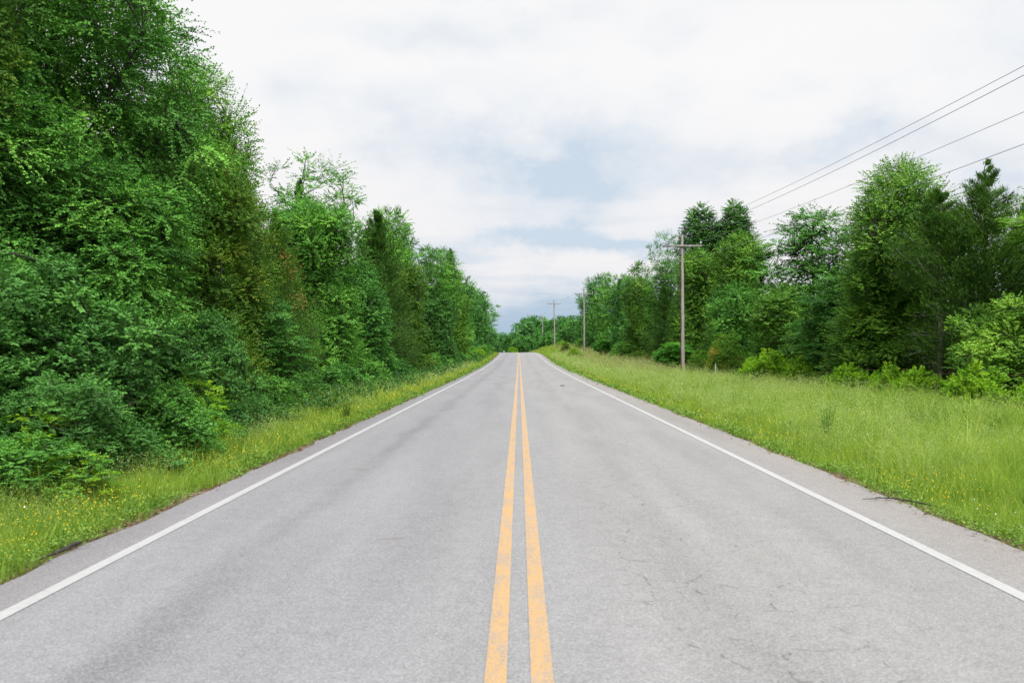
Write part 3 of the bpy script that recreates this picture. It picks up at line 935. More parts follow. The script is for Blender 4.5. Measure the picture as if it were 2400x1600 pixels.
L_SHRUBS = [
    ('scrub_n', -5.95, 9.3, 1.1, .7, 'elm', 'bush', 'low green bush spilling into the grass at the left frame edge', 1),
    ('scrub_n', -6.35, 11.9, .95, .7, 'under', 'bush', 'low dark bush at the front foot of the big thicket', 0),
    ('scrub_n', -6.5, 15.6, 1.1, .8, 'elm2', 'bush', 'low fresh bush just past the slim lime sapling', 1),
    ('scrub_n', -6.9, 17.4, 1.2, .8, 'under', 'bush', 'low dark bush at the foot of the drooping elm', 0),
    ('scrub_n', -6.95, 12.9, 2.85, 1.55, 'blue', 'shrub_oak', 'big blue-green oak thicket nearest the road at the left', 0),
    ('scrub_n', -7.9, 12.2, 3.7, 1.5, 'blue', 'shrub_oak', 'taller blue-green thicket at the left edge of the photo', 1),
    ('scrub_n', -6.45, 11.0, 1.75, .85, 'blue', 'shrub_oak', 'low leafy green bush at the bottom of the left frame edge', 1),
    ('scrub_n', -5.95, 13.2, 1.5, .75, 'elm', 'shrub_oak', 'small green bush at the right foot of the big thicket', 0),
    ('sapling', -6.35, 10.6, 1.5, .55, 'lime', 'sapling', 'lime sapling with hanging leaves in front of the edge thicket', 0),
    ('sapling', -5.75, 14.0, 1.7, .5, 'lime', 'sapling', 'slim lime sapling sticking out right of the big thicket', 0),
    ('sapling', -5.6, 9.6, .9, .5, 'lime', 'sapling', 'knee-high lime sapling in deep grass near the left frame edge', 0),
    ('scrub_n', -7.3, 23.2, 1.5, .9, 'elm', 'bush', 'rounded fresh green bush beside the teal layered elm', 0),
    ('scrub_n', -7.3, 20.6, 1.2, .7, 'elm2', 'bush', 'small bright bush with reddish shoots below the shrub oak', 1),
    ('scrub_m', -7.8, 29.5, 1.5, 1.0, 'elm', 'bush', 'broad leafy bush behind the white flower spikes', 0),
    ('scrub_m', -7.6, 34.0, 1.6, 1.2, 'teal', 'bush', 'teal bush at the foot of the olive cedar', 0),
    ('scrub_m', -7.7, 41.0, 1.9, 1.2, 'elm', 'bush', 'green bush at the foot of the bright mid-green oak', 0),
    ('scrub_m', -7.3, 49.0, 1.7, 1.1, 'teal', 'bush', 'blue-green bush at the foot of the big dark cedar', 0),
    ('scrub_m', -6.9, 61.5, 1.7, .8, 'olive', 'bush', 'small olive bush alone in grass under the middle olive oak', 0),
    ('scrub_m', -7.3, 71.0, 2.0, 1.2, 'elm', 'bush', 'green bush just past the small olive bush', 0),
    ('scrub_m', -7.2, 90.0, 2.2, 1.3, 'teal', 'bush', 'dark bush under the spiky-topped elm', 0),
    ('scrub_m', -6.9, 112.0, 1.9, 1.3, 'elm2', 'bush', 'light green bush on the bank near the far left shoulder', 0),
    ('scrub_m', -6.8, 134.0, 1.9, 1.4, 'lime', 'bush', 'yellow-green bush near the crest, left of the road', 0),
    ('scrub_m', -6.8, 160.0, 2.2, 1.6, 'elm2', 'bush', 'leafy bush beside the road crest under the last oaks', 0),
]
for kd, x, y, H, R, mt, nm, lab, wh in L_SHRUBS:
    plant(kd, x + (.5 if y < 25 else .35), y, H, R, lab, mt, nm, 'sapling' if nm == 'sapling' else 'shrub', wh)

# ------------------------------------------------------------------ woods right of the road
R_TREES = [
    ('oak_n', 20.9, 29.5, 8.7, 2.6, 'oak', 'oak_tree', 'oak whose single bough hangs in from the right frame edge', 2),
    ('cedar_n', 19.4, 35.0, 9.9, 2.2, 'cedar', 'cedar_tree', 'tall pointed cedar right of the big round oak', 0),
    ('cedar_m', 21.6, 35.5, 8.3, 2.1, 'cedar2', 'cedar_tree', 'dark cedar at the right frame edge behind the tall pointed one', 0),
    ('cedar_bare', 17.8, 35.6, 8.6, 1.5, 'cedar', 'cedar_tree', 'half-dead cedar with bare grey lower trunk and dead branches', 0),
    ('oak_n', 18.3, 40.5, 11.5, 2.5, 'oak', 'oak_tree', 'big round-topped oak tallest at the right', 1),
    ('oak_n', 17.0, 40.0, 6.6, 1.7, 'oak', 'oak_tree', 'leafy dark oak in front of the big round-topped oak', 0),
    ('young', 16.9, 28.6, 4.0, 1.5, 'young', 'shrub_oak', 'young bright oak low at the right frame edge', 0),
    ('scrub_n', 18.3, 32.2, 3.8, 1.0, 'young', 'shrub_oak', 'slim pale green sapling oak under the tall pointed cedar', 1),
    ('layer_n', 17.1, 45.0, 6.5, 2.1, 'teal', 'elm_tree', 'soft feathery elm left of the big round-topped oak', 0),
    ('elm_m', 20.2, 57.5, 12.4, 3.1, 'elm', 'elm_tree', 'wide feathery elm with brushy top under the power lines', 1),
    ('oak_m', 17.3, 54.5, 6.4, 1.9, 'oak', 'oak_tree', 'dark clumpy oak at the foot of the wide feathery elm', 2),
    ('oak_m', 18.2, 69.0, 11.8, 2.3, 'oak', 'oak_tree', 'round-headed oak between the near pole and the wide elm', 0),
    ('oak_m', 16.9, 66.0, 7.4, 1.8, 'elm', 'oak_tree', 'leafy green oak in front of the round-headed oak', 2),
    ('oak_m', 17.0, 80.0, 11.6, 2.2, 'oak', 'oak_tree', 'yellow-green oak directly behind the near power pole', 0),
    ('twin_m', 19.8, 92.0, 17.9, 1.9, 'blue', 'oak_tree', 'tall narrow oak, left one of the twin tops', 0),
    ('twin_m', 23.0, 90.0, 17.8, 2.1, 'blue', 'oak_tree', 'tall narrow oak, right one of the twin tops', 0),
    ('open_m', 18.0, 103.0, 16.6, 2.0, 'elm', 'elm_tree', 'slender open-topped tree just left of the near power pole', 0),
    ('elm_m', 17.6, 99.0, 12.8, 2.4, 'elm', 'elm_tree', 'full green elm beneath the slender open top', 0),
    ('cedar_m', 15.9, 92.0, 8.6, 1.6, 'cedar2', 'cedar_tree', 'shadowy cedar left of the sumac clump', 0),
    ('oak_m', 15.9, 110.0, 11.2, 2.0, 'oak', 'oak_tree', 'olive oak column half way to the second pole', 0),
    ('oak_f', 18.7, 134.0, 15.4, 2.9, 'oak', 'oak_tree', 'dark flat-topped oak rising over the far right wood', 1),
    ('oak_f', 15.6, 122.0, 12.0, 1.9, 'far', 'oak_tree', 'blue-green oak column beside the olive one', 0),
    ('oak_f', 16.0, 136.0, 11.8, 2.2, 'elm', 'oak_tree', 'green oak column under the dark flat-topped oak', 0),
    ('oak_f', 15.6, 148.0, 14.4, 2.3, 'elm2', 'oak_tree', 'bright green oak right of the second power pole', 1),
    ('oak_f', 15.4, 164.0, 14.8, 2.4, 'far', 'oak_tree', 'deep green oak close against the second power pole', 0),
    ('oak_f', 15.2, 186.0, 12.4, 2.4, 'far', 'oak_tree', 'dark oak left of the second power pole', 0),
    ('oak_f', 16.4, 212.0, 9.0, 2.2, 'elm', 'oak_tree', 'small pale oak between second and third power poles', 1),
]
for kd, x, y, H, R, mt, nm, lab, wh in R_TREES:
    plant(kd, x - .3, y, H, R * 1.12, lab, mt, nm, 'shrub' if nm == 'shrub_oak' else 'tree', wh, bark=(BARK_G if kd == 'cedar_bare' else None))

R_SHRUBS = [
    ('sumac', 13.3, 71.0, 2.6, 1.75, 'sumac', 'sumac_bush', 'bright green sumac clump around the near power pole', 0),
    ('scrub_m', 14.2, 58.0, 2.55, 1.25, 'orange', 'bush', 'rounded bush with orange-tipped leaves right of the near pole', 0),
    ('scrub_m', 13.1, 60.5, 1.7, .85, 'orange', 'bush', 'smaller orange-tinged bush between pole and rounded bush', 0),
    ('scrub_m', 14.0, 47.5, 1.6, 1.2, 'lime', 'bush', 'yellow-green bush alone in front of the clumpy dark oak', 1),
    ('scrub_m', 14.9, 45.0, 1.3, .8, 'lime', 'bush', 'low yellow-green bush joined to the lone one on its right', 1),
    ('scrub_m', 14.3, 36.6, 1.15, .85, 'lime', 'vine_bush', 'lime vine mound between the two fence posts', 1),
    ('scrub_m', 14.5, 33.2, 1.25, .6, 'lime', 'vine_bush', 'lime vine mound with big leaves right of the fence posts', 1),
    ('scrub_m', 14.6, 30.8, 1.1, .8, 'lime', 'vine_bush', 'lime vine mound under the half-dead cedar', 1),
    ('scrub_m', 14.1, 26.2, 1.25, .85, 'lime', 'vine_bush', 'largest lime vine mound in front of the young bright oak', 1),
    ('scrub_m', 15.3, 24.4, 1.0, .8, 'lime', 'vine_bush', 'lime vine mound cut by the right frame edge', 1),
    ('scrub_m', 14.2, 82.0, 1.9, 1.3, 'elm', 'bush', 'green bush left of the sumac clump', 0),
    ('scrub_m', 13.8, 97.0, 1.5, 1.3, 'orange', 'bush', 'olive bush behind brown dry stems', 1),
    ('scrub_m', 13.9, 112.0, 2.3, 1.5, 'elm2', 'bush', 'leafy green bush right of the second pole foot', 0),
    ('sumac', 12.8, 124.0, 2.8, 1.7, 'sumac', 'sumac_bush', 'bright sumac clump near the second power pole', 0),
    ('scrub_m', 8.0, 122.0, 1.5, .85, 'lime', 'bush', 'small yellow bush standing alone on the right verge', 1),
    ('scrub_m', 8.4, 150.0, 1.9, .8, 'olive', 'bush', 'small dark bush on the bank left of the second pole', 0),
    ('scrub_m', 13.2, 168.0, 2.2, 1.7, 'elm', 'bush', 'green bush at the far foot of the right wood', 0),
    ('scrub_m', 10.4, 196.0, 1.4, 1.6, 'lime', 'bush', 'golden bush on the bank top near the third pole', 1),
]
for kd, x, y, H, R, mt, nm, lab, wh in R_SHRUBS:
    plant(kd, x - .2, y, H * (1.35 if y < 65 else 1.15), R * 1.1, lab, mt, nm, 'shrub', wh)

# ------------------------------------------------------------------ trees across the road bend, far off
F_TREES = [
    (6.0, 330.0, 18.0, 8.4, 2, 'broad domed oak beyond the crest behind the third and fourth poles'),
    (16.5, 262.0, 12.4, 5.2, 1, 'rounded oak right of the third pole beyond the crest'),
    (25.0, 290.0, 14.5, 6.0, 2, 'darker oak squeezed between third pole and the right wood'),
    (15.0, 305.0, 16.0, 6.5, 2, 'oak just behind the third pole'),
    (-1.5, 318.0, 10.4, 4.6, 2, 'low pale oak left of the broad domed oak'),
    (-8.0, 390.0, 13.0, 5.5, 2, 'mid-sized round oak across the road bend'),
    (-15.0, 430.0, 11.6, 6.0, 2, 'small round oak farthest away beside the left wood'),
    (-24.0, 440.0, 12.5, 6.5, 2, 'far oak half hidden behind the last oak of the left wood'),
    (10.5, 285.0, 9.0, 4.4, 2, 'short dark oak at the foot of the third pole'),
    (2.0, 296.0, 8.0, 4.0, 2, 'short oak at the foot of the fourth pole'),
]
for x, y, H, R, wh, lab in F_TREES:
    plant('oak_f', x, y, H, R, lab, 'far', 'oak_tree', 'tree', wh)
plant('scrub_m', -2.0, 270.0, 2.2, 1.6, 'yellow-green bush on the far verge beyond the crest', 'lime', 'bush', 'shrub', 1, dz=1.0)


# ------------------------------------------------------------------ shaded wood behind the front trees
def woodland(name, label, x0, x1, y0, y1, h0, h1, nleaf, ntr, seed, side):
    rng = np.random.default_rng(seed)
    yy = y0 + (y1 - y0) * rng.uniform(0, 1, nleaf) ** 1.4
    fx = rng.uniform(0, 1, nleaf)
    xx = x0 + (x1 - x0) * fx + xc(yy)
    hh = (h0 + (h1 - h0) * fx) * (1 + .22 * np.sin(yy * .7 + xx) + .12 * np.sin(yy * 1.9 - xx * 2))
    zz = gz(xx, yy) + hh * rng.uniform(.02, 1, nleaf)
    q = rng.normal(0, 1, (nleaf, 3))
    q[:, 2] *= .4
    scl = np.clip(.22 + yy * .0022, .2, .6)
    v, f = leaves(np.stack([xx, yy, zz], -1), q, nrm(np.array([0, 0, .8]) + rng.normal(0, .5, (nleaf, 3))), scl * rng.uniform(.7, 1.2, nleaf), scl * .6)
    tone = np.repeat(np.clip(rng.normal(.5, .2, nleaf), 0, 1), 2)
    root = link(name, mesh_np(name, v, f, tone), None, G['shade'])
    tag(root, label, 'woodland', kind='stuff')
    yt = rng.uniform(y0, y1, ntr)
    xt = x0 + (x1 - x0) * rng.uniform(.1, 1, ntr) + xc(yt)
    zt = gz(xt, yt)
    A = np.stack([xt, yt, zt - .1], -1)
    B = A + np.stack([rng.normal(0, .35, ntr), rng.normal(0, .35, ntr), h1 * rng.uniform(.6, .95, ntr)], -1)
    tv, tf = tubes(bez(A, (A + B) / 2 + rng.normal(0, .15, (ntr, 3)), B, 5), rng.uniform(.05, .12, ntr)[:, None] * np.linspace(1.1, .4, 5)[None], 6)
    t_ = link('trunks', mesh_np('trunks', tv, tf, smooth=True), root, BARK)
    t_['kind'] = 'stuff'
    return root


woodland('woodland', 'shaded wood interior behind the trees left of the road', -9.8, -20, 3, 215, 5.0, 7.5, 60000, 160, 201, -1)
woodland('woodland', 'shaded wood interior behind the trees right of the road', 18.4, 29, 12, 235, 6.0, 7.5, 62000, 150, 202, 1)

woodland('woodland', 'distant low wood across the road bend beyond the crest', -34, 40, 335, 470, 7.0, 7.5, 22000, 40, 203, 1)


# ------------------------------------------------------------------ grass, flowers, litter
def gpoints(rng, n, xa, xb, ya, yb, p):
    """points with density falling with distance"""
    u = rng.uniform(0, 1, n)
    yy = (ya ** (1 - p) + u * (yb ** (1 - p) - ya ** (1 - p))) ** (1 / (1 - p))
    qx = xa + (xb - xa) * rng.uniform(0, 1, n)
    return qx, yy, qx + xc(yy)


def vis(x, y, m=.63):
    return np.abs(x) < y * m + 3.5


def vnoise(x, y, s, seed=0):
    return (np.sin(x * s * 1.7 + seed) * np.cos(y * s * 1.1 - seed * 2) + np.sin(x * s * .8 + y * s * 1.3 + seed * 3) + np.sin(y * s * 2.3 - x * s * 1.9 + seed)) / 3


def blades(rng, x, y, h, wd, bend, tone):
    n = len(x)
    z = gz(x, y) - .01
    a = rng.uniform(0, 6.28, n)
    out_ = np.stack([np.cos(a), np.sin(a), 0 * a], -1)
    b = rng.uniform(0, 6.28, n)
    sd = np.stack([np.cos(b), np.sin(b), 0 * b], -1) * (wd / 2)[:, None]
    B = np.stack([x, y, z], -1)
    upv = np.array([0, 0, 1.0])
    m_ = B + upv * (h * .55)[:, None] + out_ * (h * bend * .3)[:, None]
    tp = B + upv * (h * (1 - bend * .25))[:, None] + out_ * (h * bend)[:, None]
    v = np.stack([B - sd, B + sd, m_ + sd * .75, m_ - sd * .75, tp], 1).reshape(-1, 3)
    k = np.arange(n)[:, None] * 5
    f = np.stack([k + np.array([[0, 1, 2]]), k + np.array([[0, 2, 3]]), k + np.array([[3, 2, 4]])], 1).reshape(-1, 3)
    return v, f, np.repeat(tone, 3)


def grass_field(name, label, seed, n, xa, xb, ya, yb, p, side):
    rng = np.random.default_rng(seed)
    qx, yy, x = gpoints(rng, n, xa, xb, ya, yb, p)
    # two blades in five gather in tussocks
    nt = n // 60
    tq, ty, _ = gpoints(rng, nt, xa, xb, ya, yb, p)
    pick = rng.integers(0, nt, n)
    cl_ = rng.uniform(0, 1, n) < .42
    sg = .05 * np.clip(ty / 9, .9, 6)[pick] ** .6
    qx = np.where(cl_, tq[pick] + rng.normal(0, 1, n) * sg, qx)
    yy = np.where(cl_, np.clip(ty[pick] + rng.normal(0, 1, n) * sg, ya, yb), yy)
    x = qx + xc(yy)
    tb = (rng.uniform(.7, 1.2, nt) + (rng.uniform(0, 1, nt) < .25) * rng.uniform(.2, .75, nt))[pick]
    tt_ = rng.normal(0, .16, nt)[pick]
    k = vis(x, yy) & (qx > xa) & (qx < xb)
    qx, yy, x, cl_, tb, tt_ = qx[k], yy[k], x[k], cl_[k], tb[k], tt_[k]
    d = np.abs(qx) - (4.28 if side > 0 else 3.78)          # metres from the pavement
    edge = d + vnoise(x, yy, 2.3, seed) * .12
    k = edge > rng.uniform(.08, .36, len(x))
    qx, yy, x, d, cl_, tb, tt_ = qx[k], yy[k], x[k], d[k], cl_[k], tb[k], tt_[k]
    nn = vnoise(x, yy, .8, 1) * .5 + vnoise(x, yy, 2.6, 2) * .5
    h = (.17 + .28 * sst(d, .1, 1.8)) * (1 + .5 * nn) * rng.uniform(.5, 1.25, len(x)) * np.where(cl_, tb, 1)
    if side > 0:
        tall = sst(qx, 8.5, 10.0) * sst(-qx, -13.8, -12.6) * sst(yy, 14, 18) * sst(-yy, -34, -27) * (vnoise(x, yy, 1.1, 9) > -.1)
        h += tall * np.where(rng.uniform(0, 1, len(x)) < .3, rng.uniform(.1, .42, len(x)), 0)
    else:
        tall = np.zeros(len(x))
    wd = .0055 * np.clip(yy / 8, .9, 14) ** .85 * rng.uniform(.6, 1.4, len(x)) * (1 + tall * .8)
    tone = np.clip(.42 + rng.normal(0, .16, len(x)) + np.where(cl_, tt_, 0) + .16 * nn - .22 * sst(-d, -.7, -.1) - tall * .12, 0, 1)
    v, f, tn = blades(rng, x, yy, h, wd, rng.uniform(.1, .75, len(x)), tone)
    o = link(name, mesh_np(name, v, f, tn), None, GRASS)
    return tag(o, label, 'grass', kind='stuff')


grass_field('grass', 'tall yellow-green grass on the wide right verge', 301, 520000, 4.25, 19.0, 4.0, 215, 1.25, 1)
grass_field('grass', 'narrow strip of bright grass along the left shoulder', 302, 250000, -8.0, -3.75, 3.5, 190, 1.25, -1)


def weeds(name, label, seed, n, xa, xb, ya, yb, p, thresh, mat, L, W, hmax, per, cat='weeds'):
    """low broad-leaved plants: rosettes of small leaves"""
    rng = np.random.default_rng(seed)
    qx, yy, x = gpoints(rng, n, xa, xb, ya, yb, p)
    k = vis(x, yy) & (vnoise(x, yy, 1.1, seed) + rng.normal(0, .25, n) > thresh)
    x, yy = x[k], yy[k]
    m_ = len(x)
    h = hmax * rng.uniform(.35, 1, m_) * np.clip(.7 + .75 * vnoise(x, yy, .8, seed + 3), .25, 1.4)
    a = rng.uniform(0, 6.28, (m_, per))
    rad = rng.uniform(0, .12, (m_, per))
    sc_ = np.clip(yy / 10, .9, 8)[:, None] ** .7
    Pp = np.stack([x[:, None] + np.cos(a) * rad * sc_, yy[:, None] + np.sin(a) * rad * sc_, gz(x, yy)[:, None] + h[:, None] * rng.uniform(.3, 1, (m_, per))], -1)
    D = np.stack([np.cos(a), np.sin(a), rng.normal(.1, .4, a.shape)], -1)
    Nn = nrm(np.array([0, 0, 1.0]) + rng.normal(0, .35, Pp.shape))
    c_ = m_ * per
    scf = np.repeat(sc_, per, 1).reshape(-1)
    v, f = leaves(Pp.reshape(-1, 3), D.reshape(-1, 3), Nn.reshape(-1, 3), L * scf * rng.uniform(.6, 1.3, c_), W * scf * rng.uniform(.7, 1.2, c_))
    tone = np.repeat(np.clip(rng.normal(.5, .2, c_), 0, 1), 2)
    o = link(name, mesh_np(name, v, f, tone), None, mat)
    return tag(o, label, cat, kind='stuff')


weeds('weeds', 'low clover-like weeds hugging the right pavement edge', 311, 6000, 4.3, 6.2, 6.5, 120, 1.3, -.35, G['weed'], .035, .022, .22, 9)
weeds('weeds', 'leafy green weeds scattered in the right verge', 312, 7000, 6, 15.5, 9, 150, 1.2, .22, G['weed'], .07, .028, .42, 8)
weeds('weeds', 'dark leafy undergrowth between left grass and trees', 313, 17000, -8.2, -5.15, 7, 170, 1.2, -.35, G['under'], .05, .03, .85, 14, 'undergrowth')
weeds('weeds', 'low leafy weeds hugging the left pavement edge', 314, 5000, -5.2, -3.85, 5, 120, 1.3, -.2, G['weed'], .035, .022, .25, 9)


def flower_field(name, label, seed, n, xa, xb, ya, yb, p, thresh, mat, size, zlo, zhi, cat):
    rng = np.random.default_rng(seed)
    qx, yy, x = gpoints(rng, n, xa, xb, ya, yb, p)
    k = vis(x, yy) & (vnoise(x, yy, .9, seed) + rng.normal(0, .3, n) > thresh)
    x, yy = x[k], yy[k]
    m_ = len(x)
    P0 = np.stack([x, yy, gz(x, yy) + rng.uniform(zlo, zhi, m_)], -1)
    N_ = nrm(np.array([0, -.35, 1.0]) + rng.normal(0, .45, (m_, 3)))
    s_ = size * np.clip(yy / 9, .9, 6) ** .55 * rng.uniform(.7, 1.3, m_)
    vs, fs = [], []
    off = 0
    for r_ in range(2):                                  # two crossed petals pairs
        D = nrm(np.cross(N_, rng.normal(0, 1, (m_, 3))))
        v, f = leaves(P0 - D * (s_ * .5)[:, None] + N_ * .002 * r_, D, N_, s_, s_ * .8, .05, .5)
        vs.append(v)
        fs.append(f + off)
        off += len(v)
    o = link(name, mesh_np(name, np.concatenate(vs), np.concatenate(fs)), None, mat)
    return tag(o, label, cat, kind='stuff')


flower_field('yellow_wildflowers', 'tiny yellow wildflowers in the left grass strip', 321, 10000, -5.9, -3.95, 5, 70, 1.1, .05, YFLOW, .0105, .12, .36, 'wildflowers')
flower_field('yellow_wildflowers', 'tiny yellow wildflowers along the right pavement edge', 322, 6500, 4.4, 6.4, 6.5, 75, 1.1, .15, YFLOW, .0105, .1, .33, 'wildflowers')
flower_field('white_wildflowers', 'tiny white clover heads in the right verge', 323, 500, 4.4, 7.5, 6.5, 60, 1.1, .12, WFLOW, .013, .1, .3, 'wildflowers')
flower_field('white_wildflowers', 'sprinkling of white flower heads in the left grass strip', 324, 250, -6.2, -4.2, 6, 60, 1.1, .15, WFLOW, .013, .15, .4, 'wildflowers')


def panicles(name, label, seed, n, xa, xb, ya, yb, p, mat, h0, h1, per=14, spread=.07, thresh=-1.0):
    rng = np.random.default_rng(seed)
    qx, yy, x = gpoints(rng, n, xa, xb, ya, yb, p)
    k = vis(x, yy) & (vnoise(x, yy, .6, seed) > thresh)
    x, yy = x[k], yy[k]
    m_ = len(x)
    h = rng.uniform(h0, h1, m_)
    tone = rng.uniform(.2, .9, m_)
    v1, f1, t1 = blades(rng, x, yy, h, .003 * np.clip(yy / 8, 1, 12) ** .9, rng.uniform(.05, .3, m_), tone)
    top = v1.reshape(-1, 5, 3)[:, 4]
    sc_ = np.clip(yy / 9, .9, 8)[:, None, None] ** .4
    off = rng.normal(0, 1, (m_, per, 3)) * np.array([1, 1, 1.6]) * spread * sc_
    Pp = top[:, None] + off - np.array([0, 0, .07])
    c_ = m_ * per
    s_ = .009 * np.repeat(np.clip(yy / 9, .9, 9) ** .8, per) * rng.uniform(.6, 1.3, c_)
    v2, f2 = leaves(Pp.reshape(-1, 3), rng.normal(0, 1, (c_, 3)), nrm(rng.normal(0, 1, (c_, 3)) + np.array([0, 0, .6])), s_ * 1.7, s_)
    v = np.concatenate([v1, v2])
    f = np.concatenate([f1, f2 + len(v1)])
    tn = np.concatenate([t1, np.repeat(np.repeat(tone, per), 2)])
    o = link(name, mesh_np(name, v, f, tn), None, mat)
    return tag(o, label, 'grass', kind='stuff')


panicles('seeding_grass', 'airy pale seed heads floating over the right verge', 331, 15000, 5.0, 15.5, 8, 150, 1.15, PANICLE, .42, .74, 14, .055, -.25)
panicles('seeding_grass', 'airy pale seed heads in the left grass strip', 332, 2500, -6.8, -4.4, 7, 90, 1.15, PANICLE, .35, .6, 12, .045, -.1)
panicles('dry_stems', 'brown dry weed stems in the far right verge', 333, 1800, 7.0, 15.0, 58, 190, 1.01, DRYSTEM, .5, .95, 12, .05, -.1)


def litter(name, label, seed, n, xa, xb, ya, yb):
    rng = np.random.default_rng(seed)
    yy = ya + (yb - ya) * rng.uniform(0, 1, n) ** 2
    q = rng.normal((xa + xb) / 2, abs(xb - xa) / 3, n)
    x = q + xc(yy)
    z = np.where((q > -3.74) & (q < 4.26), zr(yy) + .004, np.minimum(gz(x, yy) + .012, zr(yy) - .01))
    P0 = np.stack([x, yy, z + rng.uniform(0, .02, n)], -1)
    D = rng.normal(0, 1, (n, 3))
    D[:, 2] *= .25
    s_ = rng.uniform(.015, .07, n)
    v, f = leaves(P0, D, nrm(np.array([0, 0, 1.0]) + rng.normal(0, .4, (n, 3))), s_, s_ * rng.uniform(.2, .7, n), .25)
    o = link(name, mesh_np(name, v, f, np.repeat(rng.uniform(0, 1, n), 2)), None, LITTER)
    return tag(o, label, 'leaf litter', kind='stuff')


litter('leaf_litter', 'dead leaves and bits caught along the left pavement edge', 341, 2600, -4.02, -3.78, 5, 60)
litter('leaf_litter', 'dead leaves and bits caught along the right pavement edge', 342, 2600, 4.24, 4.55, 6, 60)


# ------------------------------------------------------------------ single plants and bits
def tall_weed(x, y, h, r, label, mat):
    rng = np.random.default_rng(int(abs(x * 100) + y * 10))
    e = empty('tall_weed', (x, y, float(gz(x, y)) - .02))
    tag(e, label, 'weed')
    n = 16
    a = rng.uniform(0, 6.28, n)
    B = np.stack([np.cos(a) * r * .15, np.sin(a) * r * .15, 0 * a], -1)
    T_ = np.stack([np.cos(a) * r * .4, np.sin(a) * r * .4, h * rng.uniform(.4, 1, n)], -1)
    T_ += rng.normal(0, .05, T_.shape) * np.array([1, 1, .4])
    cv = bez(B, (B + T_) / 2 * np.array([.6, .6, 1.15]), T_, 20)
    tv, tf = tubes(cv, np.tile(np.linspace(.006, .002, 20), (n, 1)), 4)
    link('stem', mesh_np('stem', tv, tf), e, mat)
    Pp = np.repeat(cv[:, 2:].reshape(-1, 3), 4, 0)
    c_ = len(Pp)
    D = rng.normal(0, 1, (c_, 3))
    D[:, 2] = np.abs(D[:, 2]) * .6 + .3
    v, f = leaves(Pp, D, nrm(np.array([0, 0, .6]) + rng.normal(0, .5, (c_, 3))), .05 * rng.uniform(.6, 1.4, c_), np.full(c_, .009))
    link('foliage', mesh_np('foliage', v, f, np.repeat(rng.uniform(.2, .8, c_), 2)), e, mat)


tall_weed(5.9, 16.4, .95, .2, 'tall wispy weed standing up from the right verge', G['elm2'])
tall_weed(6.5, 50.0, .9, .5, 'bushy green weed on the right verge near the pavement', G['elm2'])
tall_weed(6.1, 43.0, .7, .45, 'low bushy weed nearest the right pavement edge', G['elm2'])
tall_weed(-4.35, 21.5, .75, .2, 'upright green weed by the left pavement edge', G['weed'])
tall_weed(-4.7, 40.0, .85, .3, 'bushy upright weed farther along the left shoulder', G['elm2'])
tall_weed(8.2, 112.0, 1.3, .9, 'pale grey-green weed clump below the small yellow bush', G['teal'])

# white flower spikes by the left trees
rng = np.random.default_rng(77)
for i, (x, y) in enumerate([(-6.15, 24.6), (-6.4, 25.6), (-6.0, 26.6), (-6.6, 27.5), (-6.3, 23.4), (-6.7, 31.5)]):
    e = empty('flower_spike', (x, y, float(gz(x, y))))
    tag(e, 'white flower spike rising at the left wood edge below the teal elm', 'wildflower', 'white flower spikes at the wood edge')
    h = .48 + .08 * (i % 3)
    tv, tf = tubes(np.array([[[0, 0, 0], [.02, 0, h * .5], [.03, .01, h]]]), np.array([[.006, .005, .003]]), 4)
    link('stem', mesh_np('stem', tv, tf), e, G['elm'])
    n = 60
    Pp = np.stack([rng.normal(.03, .025, n), rng.normal(0, .025, n), h * rng.uniform(.7, 1.02, n)], -1)
    v, f = leaves(Pp, rng.normal(0, 1, (n, 3)), nrm(rng.normal(0, 1, (n, 3))), np.full(n, .022), np.full(n, .016))
    link('blossoms', mesh_np('blossoms', v, f), e, WFLOW)


def stick(name, label, cat, pts, r, mat, forks=()):
    P0 = np.array(pts, float)
    base = P0[0].copy()
    parts = [tubes((P0 - base)[None], np.array([r]), 7)]
    for fp, fr in forks:
        parts.append(tubes((np.array(fp, float) - base)[None], np.array([fr]), 5))
    v, f = join(parts)
    o = link(name, mesh_np(name, v, f, smooth=True), None, mat)
    o.location = base
    return tag(o, label, cat)


stick('fallen_branch', 'bare forked fallen branch lying along the right pavement edge', 'branch',
      [(4.10, 9.85, .02), (4.24, 9.72, .035), (4.38, 9.5, .035), (4.50, 9.25, .03)], [.006, .008, .008, .004], BARK,
      [([(4.2, 9.75, .045), (4.3, 9.85, .08), (4.42, 9.9, .07)], [.006, .005, .003]), ([(4.12, 9.8, .03), (4.02, 9.72, .03), (3.9, 9.75, .02)], [.008, .006, .003])])
stick('wood_chunk', 'splintered grey chunk of wood on the left pavement edge', 'wood',
      [(-3.90, 7.12, .015), (-3.85, 7.22, .03), (-3.81, 7.32, .05), (-3.78, 7.38, .045)], [.005, .014, .02, .006], BARK,
      [([(-3.9, 6.9, .01), (-3.84, 7.1, .03), (-3.78, 7.25, .04)], [.006, .012, .006])])
stick('dry_twig', 'thin brown straw lying in the left lane', 'twig', [(-1.3, 7.68, .008), (-1.15, 7.72, .012), (-1.05, 7.75, .007)], [.0012, .002, .0012], STRAW)
stick('dry_twig', 'short dark twig farther up the left lane', 'twig', [(-2.45, 12.2, .01), (-2.3, 12.25, .014), (-2.15, 12.24, .009)], [.0014, .0022, .0014], STRAW)
stick('dry_twig', 'dark scrap lying in the right lane far ahead', 'twig', [(2.0, 41.5, .01), (2.12, 41.6, .03), (2.22, 41.5, .01)], [.012, .022, .012], BARK)


